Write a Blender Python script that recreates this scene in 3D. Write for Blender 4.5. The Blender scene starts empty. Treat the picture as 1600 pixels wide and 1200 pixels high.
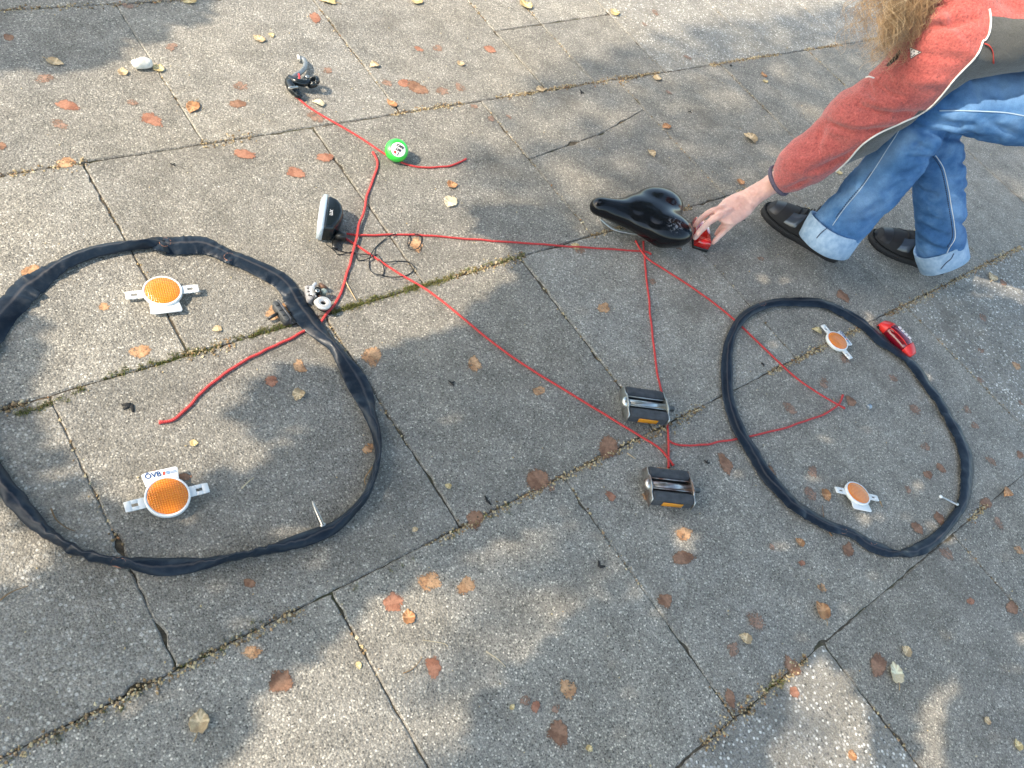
import bpy, bmesh, math, random
import numpy as np
from mathutils import Vector, Matrix, noise
from mathutils.bvhtree import BVHTree
random.seed(7); rng = np.random.default_rng(7)
sc = bpy.context.scene
col = sc.collection

# ------------------------------------------------------------------ camera
R = np.array([[0.7744389, -0.54970498, 0.31315942],
              [-0.31081779, -0.76173493, -0.56846476],
              [0.55103238, 0.34290571, -0.76077526]])   # rows: camera right, down, forward
F = 1304.28; H = 1.304; CAM = np.array([0, 0, H])
cd = bpy.data.cameras.new('camera'); cam = bpy.data.objects.new('camera', cd); col.objects.link(cam)
cd.sensor_width = 36; cd.lens = F / 1600 * 36; cd.clip_start = 0.05; cd.clip_end = 200
M = Matrix.Identity(4)
for i in range(3):
    M[i][0] = R[0][i]; M[i][1] = -R[1][i]; M[i][2] = -R[2][i]; M[i][3] = CAM[i]
cam.matrix_world = M
sc.camera = cam

# ------------------------------------------------------------------ sky, sun, exposure
SAZ = np.array([-0.929, 0.370]); SEL = math.radians(41)      # towards the sun, and its height
w = bpy.data.worlds.new('World'); sc.world = w; w.use_nodes = True
nt = w.node_tree; bgn = nt.nodes['Background']
sky = nt.nodes.new('ShaderNodeTexSky'); sky.sky_type = 'NISHITA'; sky.sun_disc = False
sky.sun_elevation = SEL; sky.sun_rotation = math.atan2(SAZ[0], SAZ[1])
sky.dust_density = 2.0; sky.ozone_density = 0.6
hsv = nt.nodes.new('ShaderNodeMix'); hsv.data_type = 'RGBA'; hsv.blend_type = 'MULTIPLY'; hsv.inputs[0].default_value = 1; hsv.inputs[7].default_value = (1.02, 1.02, .93, 1)
nt.links.new(sky.outputs[0], hsv.inputs[6]); nt.links.new(hsv.outputs[2], bgn.inputs[0]); bgn.inputs[1].default_value = 0.15
sd = bpy.data.lights.new('sun', 'SUN'); sd.energy = 2.1; sd.angle = math.radians(0.45); sd.color = (1, .87, .70)
sun = bpy.data.objects.new('sun', sd); col.objects.link(sun)
SUN = np.array([SAZ[0]*math.cos(SEL), SAZ[1]*math.cos(SEL), math.sin(SEL)])
sun.rotation_euler = Vector(SUN).to_track_quat('Z', 'Y').to_euler()
sc.view_settings.view_transform = 'Standard'; sc.view_settings.look = 'None'
sc.view_settings.exposure = 1.74; sc.view_settings.gamma = 1
sc.render.engine = 'CYCLES'

# ------------------------------------------------------------------ survey of the photograph
def ray(u, v): return R.T @ np.array([(u-800)/F, (v-600)/F, 1.0])
def Z(u, v, z=0.0):
    d = ray(u, v); return CAM + d*(z-H)/d[2]
def D(u, v, dep): return CAM + ray(u, v)*dep
def proj(P):
    q = R @ (np.asarray(P)-CAM); return 800+F*q[0]/q[2], 600+F*q[1]/q[2], q[2]
def proj_n(P):
    q = (np.asarray(P)-CAM) @ R.T; return np.stack([800+F*q[:, 0]/q[:, 2], 600+F*q[:, 1]/q[:, 2]], 1)

# ------------------------------------------------------------------ materials
MATS = {}
def mat(name, color=(.5, .5, .5), rough=.6, metal=0, **kw):
    if name in MATS: return MATS[name]
    m = bpy.data.materials.new(name); m.use_nodes = True; MATS[name] = m
    b = m.node_tree.nodes['Principled BSDF']
    b.inputs['Base Color'].default_value = (*color, 1); b.inputs['Roughness'].default_value = rough
    b.inputs['Metallic'].default_value = metal
    for k, v in kw.items(): b.inputs[k].default_value = v
    return m
class NG:
    def __init__(s, m): s.t = m.node_tree; s.b = s.t.nodes['Principled BSDF']
    def n(s, typ, **kw):
        x = s.t.nodes.new(typ)
        for k, v in kw.items():
            if k.startswith('i_'): x.inputs[k[2:].replace('_', ' ')].default_value = v
            else: setattr(x, k, v)
        return x
    def l(s, a, b): s.t.links.new(a, b)
    def noise(s, scale, detail=4, rough=.55, vec=None, dim='3D'):
        x = s.n('ShaderNodeTexNoise'); x.inputs['Scale'].default_value = scale
        x.inputs['Detail'].default_value = detail; x.inputs['Roughness'].default_value = rough
        s.l(vec if vec is not None else s.co(), x.inputs['Vector']); return x
    def co(s):
        if not hasattr(s, '_c'): s._c = s.n('ShaderNodeTexCoord').outputs['Object']
        return s._c
    def ramp(s, fac, pts, interp='LINEAR'):
        x = s.n('ShaderNodeValToRGB'); x.color_ramp.interpolation = interp
        e = x.color_ramp.elements
        while len(e) < len(pts): e.new(.5)
        for k, (p, c) in zip(e, pts): k.position = p; k.color = (*c, 1) if len(c) == 3 else c
        s.l(fac, x.inputs[0]); return x.outputs[0]
    def mix(s, fac, a, b, mode='MIX'):
        x = s.n('ShaderNodeMix', data_type='RGBA', blend_type=mode)
        for sock, v in ((x.inputs[0], fac), (x.inputs[6], a), (x.inputs[7], b)):
            if hasattr(v, 'links'): s.l(v, sock)
            else: sock.default_value = v if not isinstance(v, tuple) else (*v[:3], 1)
        return x.outputs[2]
    def math(s, op, a, b=0.0, c=0.0):
        x = s.n('ShaderNodeMath', operation=op)
        for sock, v in zip(x.inputs, (a, b, c)):
            if hasattr(v, 'links'): s.l(v, sock)
            else: sock.default_value = v
        return x.outputs[0]
    def bump(s, h, strength=.5, dist=.002):
        x = s.n('ShaderNodeBump'); x.inputs['Strength'].default_value = strength; x.inputs['Distance'].default_value = dist
        s.l(h, x.inputs['Height']); s.l(x.outputs[0], s.b.inputs['Normal'])
    def attr(s, name, out='Fac'):
        x = s.n('ShaderNodeAttribute'); x.attribute_name = name; return x.outputs[out]
    def base(s, c): s.l(c, s.b.inputs['Base Color'])

def pavement_mat():
    m = mat('pavement', rough=.85); g = NG(m)
    tone = g.attr('tone'); coarse = g.attr('coarse')
    big = g.noise(2.2, 5, .6); mid = g.noise(14, 5, .6); fine = g.noise(420, 3, .7)
    def cells(scale):
        v = g.n('ShaderNodeTexVoronoi'); v.inputs['Scale'].default_value = scale; g.l(g.co(), v.inputs['Vector'])
        sep = g.n('ShaderNodeSeparateColor'); g.l(v.outputs['Color'], sep.inputs[0])
        return v, sep
    v1, s1 = cells(285); v2, s2 = cells(165)
    f1 = g.ramp(s1.outputs[0], [(0, (.055, .052, .047)), (.22, (.115, .110, .100)), (.5, (.175, .167, .150)), (.76, (.250, .240, .215)), (.93, (.34, .325, .29)), (1, (.50, .48, .43))])
    f2 = g.ramp(s2.outputs[0], [(0, (.05, .05, .05)), (.3, (.13, .13, .128)), (.6, (.215, .213, .205)), (.85, (.36, .36, .35)), (1, (.62, .62, .60))])
    # small stones sit in cement: cement between the cells
    e1 = g.ramp(v1.outputs['Distance'], [(.38, (0, 0, 0)), (.62, (1, 1, 1))])
    e2 = g.ramp(v2.outputs['Distance'], [(.3, (0, 0, 0)), (.55, (1, 1, 1))])
    cem = g.ramp(fine.outputs[0], [(.3, (.080, .076, .068)), (.5, (.160, .153, .138)), (.7, (.285, .272, .245))])
    c1 = g.mix(e1, f1, cem); c2 = g.mix(e2, f2, cem)
    c = g.mix(coarse, c1, c2)
    c = g.mix(g.ramp(big.outputs[0], [(.3, (0, 0, 0)), (.7, (.55, .55, .55))]), c, g.mix(1.0, c, (1.20, 1.12, .99), 'MULTIPLY'))
    dirt = g.ramp(mid.outputs[0], [(.32, (.66, .66, .65)), (.62, (1.10, 1.10, 1.10))])
    c = g.mix(.75, c, dirt, 'MULTIPLY')
    spots = g.noise(5.5, 3, .5, None)
    c = g.mix(g.ramp(spots.outputs[0], [(.60, (0, 0, 0)), (.74, (.50, .50, .50))]), c, (.085, .076, .064))
    tn = g.n('ShaderNodeCombineColor'); 
    for i in range(3): g.l(tone, tn.inputs[i])
    c = g.mix(1.0, c, tn.outputs[0], 'MULTIPLY'); c = g.mix(1.0, c, (1.52, 1.50, 1.46), 'MULTIPLY')
    g.base(c)
    h = g.math('ADD', g.math('MULTIPLY', g.math('SUBTRACT', 1.0, v1.outputs['Distance']), .5), g.math('MULTIPLY', fine.outputs[0], .6))
    h = g.math('ADD', h, g.math('MULTIPLY', s1.outputs[1], .5))
    h = g.math('ADD', h, g.math('MULTIPLY', g.math('MULTIPLY', s2.outputs[1], coarse), .9))
    g.bump(h, .9, .0028)
    return m
def soil_mat():
    m = mat('soil', rough=.95); g = NG(m); a = g.noise(90, 5, .7); b = g.noise(9, 3)
    c = g.ramp(a.outputs[0], [(.3, (.03, .025, .018)), (.55, (.10, .08, .055)), (.75, (.24, .19, .12))])
    g.base(g.mix(g.ramp(b.outputs[0], [(.5, (0, 0, 0)), (.65, (.6, .6, .6))]), c, (.05, .06, .02))); g.bump(a.outputs[0], .8, .004); return m
def simple_noise(name, c1, c2, scale, rough=.6, bump=.2, dist=.001, metal=0, detail=4, **kw):
    if name in MATS: return MATS[name]
    m = mat(name, c1, rough, metal, **kw); g = NG(m); a = g.noise(scale, detail, .6)
    g.base(g.ramp(a.outputs[0], [(.35, c1), (.65, c2)]))
    if bump: g.bump(a.outputs[0], bump, dist)
    return m

# ------------------------------------------------------------------ object helpers
def tag(o, label=None, cat=None, group=None, kind=None):
    if label: o['label'] = label
    if cat: o['category'] = cat
    if group: o['group'] = group
    if kind: o['kind'] = kind
    return o
def empty(name, loc=(0, 0, 0), rz=0, label=None, cat=None, group=None):
    o = bpy.data.objects.new(name, None); col.objects.link(o); o.location = loc; o.rotation_euler = (0, 0, rz)
    o.empty_display_size = .02
    return tag(o, label, cat, group)
def obj(name, verts, faces, material=None, parent=None, smooth=True, mats=None, fmi=None):
    me = bpy.data.meshes.new(name); me.from_pydata([tuple(map(float, v)) for v in verts], [], [tuple(map(int, f)) for f in faces]); me.update()
    for mm in (mats or ([material] if material else [])): me.materials.append(mm)
    if fmi is not None: me.polygons.foreach_set('material_index', fmi)
    if smooth: me.polygons.foreach_set('use_smooth', [True]*len(me.polygons))
    o = bpy.data.objects.new(name, me); col.objects.link(o)
    if parent: o.parent = parent
    return o
class MB:
    def __init__(s): s.v = []; s.f = []
    def add(s, vs, fs, T=None):
        k = len(s.v)
        if T is not None: vs = [T @ Vector(v) for v in vs]
        s.v += [tuple(v) for v in vs]; s.f += [tuple(i+k for i in f) for f in fs]; return s
    def prism(s, poly, z0, z1, bev=0.0, T=None):
        """polygon (x,y) extruded z0..z1 with small bevels"""
        n = len(poly); P = np.array(poly, float); c = P.mean(0)
        area = sum(P[i][0]*P[(i+1) % n][1]-P[(i+1) % n][0]*P[i][1] for i in range(n))
        if area < 0: P = P[::-1]
        def inset(d):
            out = []
            for i in range(n):
                a, b, e = P[i-1], P[i], P[(i+1) % n]
                n1 = np.array([b[1]-a[1], -(b[0]-a[0])]); n1 = n1/(np.linalg.norm(n1)+1e-12)
                n2 = np.array([e[1]-b[1], -(e[0]-b[0])]); n2 = n2/(np.linalg.norm(n2)+1e-12)
                m = n1+n2; m = m/max(.5, (m@m)/2) 
                out.append(b-m*d*.999)
            return np.array(out)
        rings = [(inset(bev), z0), (P, z0+bev), (P, z1-bev), (inset(bev), z1)] if bev > 0 else [(P, z0), (P, z1)]
        vs = [(p[0], p[1], z) for r, z in rings for p in r]; fs = []
        for k in range(len(rings)-1):
            for i in range(n):
                j = (i+1) % n; fs.append((k*n+i, k*n+j, (k+1)*n+j, (k+1)*n+i))
        fs.append(tuple(range(n-1, -1, -1))); fs.append(tuple((len(rings)-1)*n+i for i in range(n)))
        return s.add(vs, fs, T)
    def box(s, sx, sy, sz, c=(0, 0, 0), bev=.001, T=None):
        x, y = sx/2, sy/2
        TT = Matrix.Translation(Vector(c)); TT = T @ TT if T is not None else TT
        return s.prism([(-x, -y), (x, -y), (x, y), (-x, y)], -sz/2, sz/2, bev, TT)
    def sweep(s, pts, a, b=None, up=(0, 0, 1), n=12, closed=False, T=None, power=2.0, phi=None, cap=True):
        vs, fs = sweep(pts, a, b, up, n, closed, power, phi, cap); return s.add(vs, fs, T)
    def lathe(s, prof, n=32, T=None):
        vs = []; fs = []
        for r, z in prof:
            for i in range(n):
                t = 2*math.pi*i/n; vs.append((r*math.cos(t), r*math.sin(t), z))
        for k in range(len(prof)-1):
            for i in range(n):
                j = (i+1) % n; fs.append((k*n+i, k*n+j, (k+1)*n+j, (k+1)*n+i))
        fs.append(tuple(range(n-1, -1, -1))); fs.append(tuple((len(prof)-1)*n+i for i in range(n)))
        return s.add(vs, fs, T)
    def build(s, name, m, parent=None, smooth=True): return obj(name, s.v, s.f, m, parent, smooth)
def nrm(v): v = np.asarray(v, float); return v/(np.linalg.norm(v)+1e-12)
def sweep(pts, a, b=None, up=(0, 0, 1), n=12, closed=False, power=2.0, phi=None, cap=True):
    P = np.array(pts, float); N = len(P)
    a = np.broadcast_to(np.asarray(a, float), (N,)); b = a if b is None else np.broadcast_to(np.asarray(b, float), (N,))
    phi = np.zeros(N) if phi is None else np.asarray(phi, float)
    if closed: T = np.roll(P, -1, 0)-np.roll(P, 1, 0)
    else: T = np.gradient(P, axis=0)
    vs = []; fs = []; up = np.array(up, float)
    for i in range(N):
        t = nrm(T[i]); u = up if up.ndim == 1 else up[i]
        u = nrm(u-t*(u@t)); sd_ = np.cross(t, u)
        for k in range(n):
            th = 2*math.pi*k/n; c_, s_ = math.cos(th), math.sin(th)
            x = a[i]*np.sign(c_)*abs(c_)**(2/power); y = b[i]*np.sign(s_)*abs(s_)**(2/power)
            e1 = math.cos(phi[i])*sd_+math.sin(phi[i])*u; e2 = -math.sin(phi[i])*sd_+math.cos(phi[i])*u
            vs.append(P[i]+e1*x+e2*y)
    m = N if closed else N-1
    for i in range(m):
        j = (i+1) % N
        for k in range(n):
            l = (k+1) % n; fs.append((i*n+k, i*n+l, j*n+l, j*n+k))
    if not closed and cap:
        fs.append(tuple(range(n-1, -1, -1))); fs.append(tuple((N-1)*n+k for k in range(n)))
    return vs, fs
def cat(pts, k=6, closed=False):
    P = np.array(pts, float); N = len(P); out = []
    for i in range(N if closed else N-1):
        if closed: p0, p1, p2, p3 = P[i-1], P[i], P[(i+1) % N], P[(i+2) % N]
        else: p0, p1, p2, p3 = P[max(i-1, 0)], P[i], P[i+1], P[min(i+2, N-1)]
        for j in range(k):
            t = j/k; out.append(.5*((2*p1)+(-p0+p2)*t+(2*p0-5*p1+4*p2-p3)*t*t+(-p0+3*p1-3*p2+p3)*t**3))
    if not closed: out.append(P[-1])
    return np.array(out)
def capsule(pts, rad, n=16, up=(0, 0, 1), rb=None):
    """round-ended sweep, for fusing"""
    P = np.array(pts, float); r = np.broadcast_to(np.asarray(rad, float), (len(P),)).copy()
    rb = r.copy() if rb is None else np.broadcast_to(np.asarray(rb, float), (len(P),)).copy()
    t0 = nrm(P[0]-P[1]); t1 = nrm(P[-1]-P[-2]); A = []; ra = []; rbb = []
    for q in (1.0, .92, .7, .38): A.append(P[0]+t0*r[0]*q*.98); k = math.sqrt(max(1-q*q, .0025)); ra.append(r[0]*k); rbb.append(rb[0]*k)
    A += list(P); ra += list(r); rbb += list(rb)
    for q in (.38, .7, .92, 1.0): A.append(P[-1]+t1*r[-1]*q*.98); k = math.sqrt(max(1-q*q, .0025)); ra.append(r[-1]*k); rbb.append(rb[-1]*k)
    return sweep(A, ra, rbb, up, n)
def fuse(parts, voxel, smooth=4, factor=.5):
    """one continuous surface from overlapping closed shapes -> (verts, faces)"""
    m = MB()
    for vs, fs in parts: m.add(vs, fs)
    o = m.build('tmp', None)
    r = o.modifiers.new('r', 'REMESH'); r.mode = 'VOXEL'; r.voxel_size = voxel
    if smooth: s = o.modifiers.new('s', 'SMOOTH'); s.iterations = smooth; s.factor = factor
    dg = bpy.context.evaluated_depsgraph_get(); dg.update(); e = o.evaluated_get(dg); me = e.to_mesh()
    V = np.empty(len(me.vertices)*3, 'f'); me.vertices.foreach_get('co', V); V = V.reshape(-1, 3).copy()
    fs = [tuple(p.vertices) for p in me.polygons]; e.to_mesh_clear()
    md = o.data; bpy.data.objects.remove(o); bpy.data.meshes.remove(md)
    return V, fs
def normals(V, fs):
    N = np.zeros_like(V); q = np.array([f if len(f) == 4 else (*f, f[-1]) for f in fs])
    n = np.cross(V[q[:, 2]]-V[q[:, 0]], V[q[:, 3]]-V[q[:, 1]])
    for k in range(4): np.add.at(N, q[:, k], n)
    return N/(np.linalg.norm(N, axis=1, keepdims=True)+1e-12)
def attr(o, name, vals, dom='POINT'):
    a = o.data.attributes.new(name, 'FLOAT', dom); a.data.foreach_set('value', np.asarray(vals, 'f'))
def text_mesh(body, size, bold=0.0):
    c = bpy.data.curves.new('t', 'FONT'); c.body = body; c.size = size; c.align_x = 'CENTER'; c.align_y = 'CENTER'; c.offset = bold
    o = bpy.data.objects.new('t', c); col.objects.link(o)
    dg = bpy.context.evaluated_depsgraph_get(); dg.update(); me = o.evaluated_get(dg).to_mesh()
    vs = [tuple(v.co) for v in me.vertices]; fs = [tuple(p.vertices) for p in me.polygons]
    o.evaluated_get(dg).to_mesh_clear(); bpy.data.objects.remove(o); bpy.data.curves.remove(c); return vs, fs
def yaw(u0, v0, u1, v1, z=0):
    a = Z(u0, v0, z); b = Z(u1, v1, z); return math.atan2(b[1]-a[1], b[0]-a[0])
TX = lambda x, y=0, z=0: Matrix.Translation((x, y, z))
def RX(d, ax='X'): return Matrix.Rotation(math.radians(d), 4, ax)

# ================================================================== PAVEMENT
YL = [-1.18, -.669, -.157, .366, .881, 1.400, 1.905, 2.41, 2.92, 3.43]
def cross(row):       # x joints per row, measured; half-bond offsets beyond
    known = {0: [.43, .94, 1.45], 1: [.675, 1.182, 1.69], 2: [.410, .914, 2.2], 3: [.162, .669, 1.175, 1.69, 2.19],
             4: [.398, .911, 1.412, 1.932, 2.422], 5: [.150, .650, 1.157, 1.650, 1.841, 2.152, 2.67, 3.18], 6: [.40, .91, 1.42, 1.93, 2.44], 7: [.15, .65, 1.16, 1.67], 8: [.4, .9, 1.4]}[row]
    xs = list(known)
    while xs[0] > -1.6: xs.insert(0, xs[0]-.508)
    while xs[-1] < 6.3: xs.append(xs[-1]+.508)
    return xs
def edge_noise(p, s): return (noise.noise(Vector((p[0]*60, p[1]*60, s)))*.0026+noise.noise(Vector((p[0]*14, p[1]*14, s+9)))*.0024)
slabs = []
for r in range(len(YL)-1):
    xs = cross(r)
    for i in range(len(xs)-1):
        if r == 5 and abs(xs[i]-1.650) < .01:      # narrow pieces right of the wide slab
            slabs.append([(1.650, YL[5]), (1.841, YL[5]), (1.841, 1.685), (1.650, 1.675)]); slabs.append([(1.650, 1.675), (1.841, 1.685), (1.841, YL[6]), (1.650, YL[6])]); continue
        if r == 5 and abs(xs[i]-1.841) < .01:
            slabs.append([(1.841, YL[5]), (2.152, YL[5]), (2.152, 1.700), (1.841, 1.685)]); slabs.append([(1.841, 1.685), (2.152, 1.700), (2.152, YL[6]), (1.841, YL[6])]); continue
        if r == 4 and abs(xs[i]-1.412) < .01:      # slab broken across its corner
            a = Z(845, 259)[:2]; b = Z(1003, 172)[:2]
            slabs.append([(1.412, YL[4]), (1.932, YL[4]), (1.932, b[1]), tuple(a)] if False else [(1.412, YL[4]), (1.932, YL[4]), (1.932, 1.26), (1.70, 1.20), (1.412, 1.165)])
            slabs.append([(1.412, 1.165), (1.70, 1.20), (1.932, 1.26), (1.932, YL[5]), (1.412, YL[5])]); continue
        slabs.append([(xs[i], YL[r]), (xs[i+1], YL[r]), (xs[i+1], YL[r+1]), (xs[i], YL[r+1])])
coarse_slabs = {}
pv = []; pf = []; ptone = []; pco = []
for si, poly in enumerate(slabs):
    P = np.array(poly, float); c = P.mean(0); g_ = random.choice([.0002, .0005, .0010]); n = len(P)
    dz = random.uniform(-.0006, .0006); tx = random.uniform(-.003, .003); ty = random.uniform(-.003, .003)
    out = []
    for i in range(n):
        a = P[i]; b = P[(i+1) % n]; L = np.linalg.norm(b-a); k = max(2, int(L/.009)); d = (b-a)/L; nn = np.array([-d[1], d[0]])
        for j in range(k):
            t = j/k; p = a+(b-a)*t; e = edge_noise(p, si*3.1+i)
            chip = max(0, noise.noise(Vector((p[0]*25, p[1]*25, si*1.7)))-.36)*.020
            endpull = max(0, .012-min(t, 1-t)*L)*.25
            out.append(p+nn*(g_+max(-.0006, e)+chip+endpull))
    O = np.array(out); k0 = len(pv); m = len(O)
    I = c+(O-c)*(1-.0030/np.linalg.norm(O-c, axis=1, keepdims=True))
    zf = lambda p: dz+tx*(p[0]-c[0])+ty*(p[1]-c[1])
    for p in O: pv.append((p[0], p[1], -.03))
    for p in O: pv.append((p[0], p[1], -.0025+zf(p)))
    for p in I: pv.append((p[0], p[1], zf(p)))
    fs = []
    for q in range(2):
        for i in range(m):
            j = (i+1) % m; fs.append((k0+q*m+i, k0+q*m+j, k0+(q+1)*m+j, k0+(q+1)*m+i))
    fs.append(tuple(k0+2*m+i for i in range(m)))
    pf += fs
    tone = random.uniform(.84, 1.10); co = random.uniform(0, .25)
    u, v, _ = proj((c[0], c[1], 0))
    if c[1] > .881 and c[0] > 2.15 and c[1] > 1.4: co = .75; tone = 1.12
    if -.157 < c[1] < .366 and c[0] > 2.15: co = .95; tone = 1.04
    if .366 < c[1] < .881 and c[0] < .162: co = .45; tone = .96
    if -.669 < c[1] < -.157 and c[0] < 1.182 and c[0] > .6: co = .9; tone = .98
    if .366 < c[1] < .881 and 2.19 < c[0] < 3: tone = .97
    ptone += [tone]*len(fs); pco += [co]*len(fs)
pav = obj('pavement', pv, pf, pavement_mat(), None, smooth=False); tag(pav, kind='structure')
attr(pav, 'tone', ptone, 'FACE'); attr(pav, 'coarse', pco, 'FACE')
gv = []; gf = []; nx = 120
for j in range(nx+1):
    for i in range(nx+1):
        x = -1.5+8*i/nx; y = -1.2+4.8*j/nx; gv.append((x, y, -.0032+.0020*noise.noise(Vector((x*9, y*9, 3)))))
for j in range(nx):
    for i in range(nx): a = j*(nx+1)+i; gf.append((a, a+1, a+nx+2, a+nx+1))
soil = obj('ground', gv, gf, soil_mat()); tag(soil, kind='structure')
S_ = 60
far = obj('ground', [(-S_, -S_, -.035), (S_, -S_, -.035), (S_, S_, -.035), (-S_, S_, -.035)], [(0, 1, 2, 3)], simple_noise('far_paving', (.13, .128, .122), (.22, .215, .20), 200, .9)); tag(far, kind='structure')

# grit and moss in the joints (stuff)
def grit(name, n, where, sizes, m, cols=True):
    vs = []; fs = []; cv = []
    k = 0; tries = 0
    while k < n and tries < n*20:
        tries += 1; p = where()
        if p is None: continue
        u, v, d = proj((p[0], p[1], 0))
        if not (-60 < u < 1660 and -60 < v < 1260): continue
        r = random.uniform(*sizes); b = len(vs); z = p[2]
        pts = [(1, 0, 0), (-1, 0, 0), (0, 1, 0), (0, -1, 0), (0, 0, 1), (0, 0, -1)]
        q = Matrix.Rotation(random.uniform(0, 6), 3, Vector((random.random(), random.random(), random.random()+.01)).normalized())
        sx = (random.uniform(.7, 1.3), random.uniform(.7, 1.3), random.uniform(.5, 1))
        for t in pts:
            t = q @ Vector((t[0]*sx[0], t[1]*sx[1], t[2]*sx[2])); vs.append((p[0]+t[0]*r, p[1]+t[1]*r, z+r*.5+t[2]*r))
        for f in [(0, 2, 4), (2, 1, 4), (1, 3, 4), (3, 0, 4), (2, 0, 5), (1, 2, 5), (3, 1, 5), (0, 3, 5)]: fs.append(tuple(i+b for i in f))
        cv += [random.random()]*6; k += 1
    o = obj(name, vs, fs, m, smooth=False); attr(o, 'rnd', cv); tag(o, kind='stuff'); return o
def rnd_mat(name, pts, rough=.85):
    m = mat(name, rough=rough); g = NG(m); c = g.ramp(g.attr('rnd'), pts); a = g.noise(700, 2)
    g.base(g.mix(.35, c, g.ramp(a.outputs[0], [(.3, (.4, .4, .4)), (.7, (1.3, 1.3, 1.3))]), 'MULTIPLY')); return m
grit_m = rnd_mat('grit', [(0, (.10, .07, .04)), (.3, (.26, .17, .08)), (.6, (.46, .36, .20)), (.85, (.58, .50, .32)), (1, (.30, .14, .06))])
ROWW = [.5, 2.4, 2.0, 2.4, 1.8, 1.0, .4, .2]
def on_joint():
    if random.random() < .68:
        i = random.choices(range(1, 9), ROWW)[0]; x = random.uniform(-.2, 4.2); y = YL[i]
        if i == 3 and noise.noise(Vector((x*3.1, 4, 0))) < -.15: return None
        if i != 3 and noise.noise(Vector((x*4.0, i*5.3, 0))) < .0: return None
        w_ = .006+.012*max(0, noise.noise(Vector((x*5, i*9.1, 2))))
        return (x, y+random.gauss(-.004 if i == 3 else 0, w_*.8), -.001)
    r = random.randrange(0, 8); xs = cross(r); x = random.choice(xs); y = random.uniform(YL[r], YL[r+1])
    if noise.noise(Vector((x*7, y*6, 1))) < .02: return None
    return (x+random.gauss(0, .0035), y, -.002)
grit('grit', 9500, on_joint, (.0009, .0034), grit_m)
grit('seed_litter', 900, lambda: (random.uniform(-.1, 4.2), random.uniform(-.6, 2.2), .0), (.0009, .0022), rnd_mat('seeds', [(0, (.55, .47, .28)), (.5, (.42, .30, .14)), (.8, (.62, .58, .45)), (1, (.1, .07, .05))]))
mo = []
for (a, b, n_) in [((20, 650), (130, 610), 60), ((160, 590), (350, 538), 120), ((370, 530), (450, 505), 90), ((520, 488), (600, 462), 130), ((610, 460), (700, 435), 170), ((700, 432), (820, 398), 90), ((985, 352), (1060, 330), 40), ((280, 1045), (420, 965), 30), ((1195, 1078), (1225, 1065), 25), ((545, 925), (800, 790), 30), ((0, 1192), (240, 1075), 25)]:
    A = Z(*a); B = Z(*b)
    for _ in range(int(n_*.45)): mo.append((A+(B-A)*random.random(), 0))
mv = []; mf = []; mr = []
for p, _ in mo:
    cx, cy = p[0]+random.gauss(0, .003), p[1]+random.gauss(0, .0035)
    for _ in range(26):
        a = random.uniform(0, 6.28); r = abs(random.gauss(0, .004)); x = cx+r*math.cos(a); y = cy+r*math.sin(a); h = random.uniform(.001, .0055)
        ln = random.uniform(.0006, .0016); b = len(mv); t = random.uniform(0, 6.28); lx = random.uniform(-.002, .002); ly = random.uniform(-.002, .002)
        mv += [(x-ln*math.cos(t), y-ln*math.sin(t), -.003), (x+ln*math.cos(t), y+ln*math.sin(t), -.003), (x+lx, y+ly, h)]; mf.append((b, b+1, b+2)); mr += [random.random()]*3
moss = obj('moss', mv, mf, rnd_mat('moss', [(0, (.06, .06, .02)), (.3, (.13, .17, .035)), (.6, (.26, .30, .08)), (.8, (.30, .22, .10)), (1, (.45, .36, .18))]), smooth=False); attr(moss, 'rnd', mr); tag(moss, kind='stuff')

# ================================================================== ADDED SHADE TREE (out of view, leaves placed to cast the wanted shade)
def inpoly(x, y, P):
    c = False; n = len(P); j = n-1
    for i in range(n):
        if (P[i][1] > y) != (P[j][1] > y) and x < (P[j][0]-P[i][0])*(y-P[i][1])/(P[j][1]-P[i][1])+P[i][0]: c = not c
        j = i
    return c
SUNNY = [
 [(-80, 108), (120, 110), (155, 93), (250, 52), (320, 22), (380, -30), (520, -60), (900, -60), (1330, -60), (1330, 10), (1150, 30), (1000, 60), (860, 110), (760, 170), (720, 260), (740, 340), (800, 400), (800, 445), (745, 492), (710, 518), (640, 540), (590, 552), (540, 585), (480, 575), (440, 578), (408, 612), (372, 655), (445, 706), (330, 757), (240, 795), (172, 822), (120, 765), (62, 705), (24, 640), (28, 590), (50, 535), (70, 485), (-80, 500)],
 [(585, 930), (640, 900), (700, 878), (690, 930), (640, 1000), (590, 1070), (560, 1150), (560, 1260), (300, 1260), (345, 1180), (430, 1065), (520, 985)],
 [(-80, 790), (0, 762), (60, 845), (118, 872), (70, 900), (0, 938), (-80, 960)],
 [(1500, 440), (1480, 380), (1500, 330), (1560, 300), (1680, 320), (1720, 400), (1640, 470), (1560, 450)],
 [(1570, 990), (1620, 970), (1640, 1010), (1580, 1030)],
]
DAPPLE = [[(780, 450), (900, 380), (820, 260), (900, 130), (1330, 50), (1420, 40), (1400, 140), (1250, 170), (1150, 260), (1080, 310), (1000, 340)],
          [(640, 900), (760, 840), (900, 800), (1000, 870), (900, 980), (760, 1100), (720, 1260), (540, 1260), (540, 1100)],
          [(1380, 140), (1600, 100), (1750, 200), (1700, 480), (1520, 470), (1420, 360)]]
tv = []; tf = []; tr = []
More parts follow.
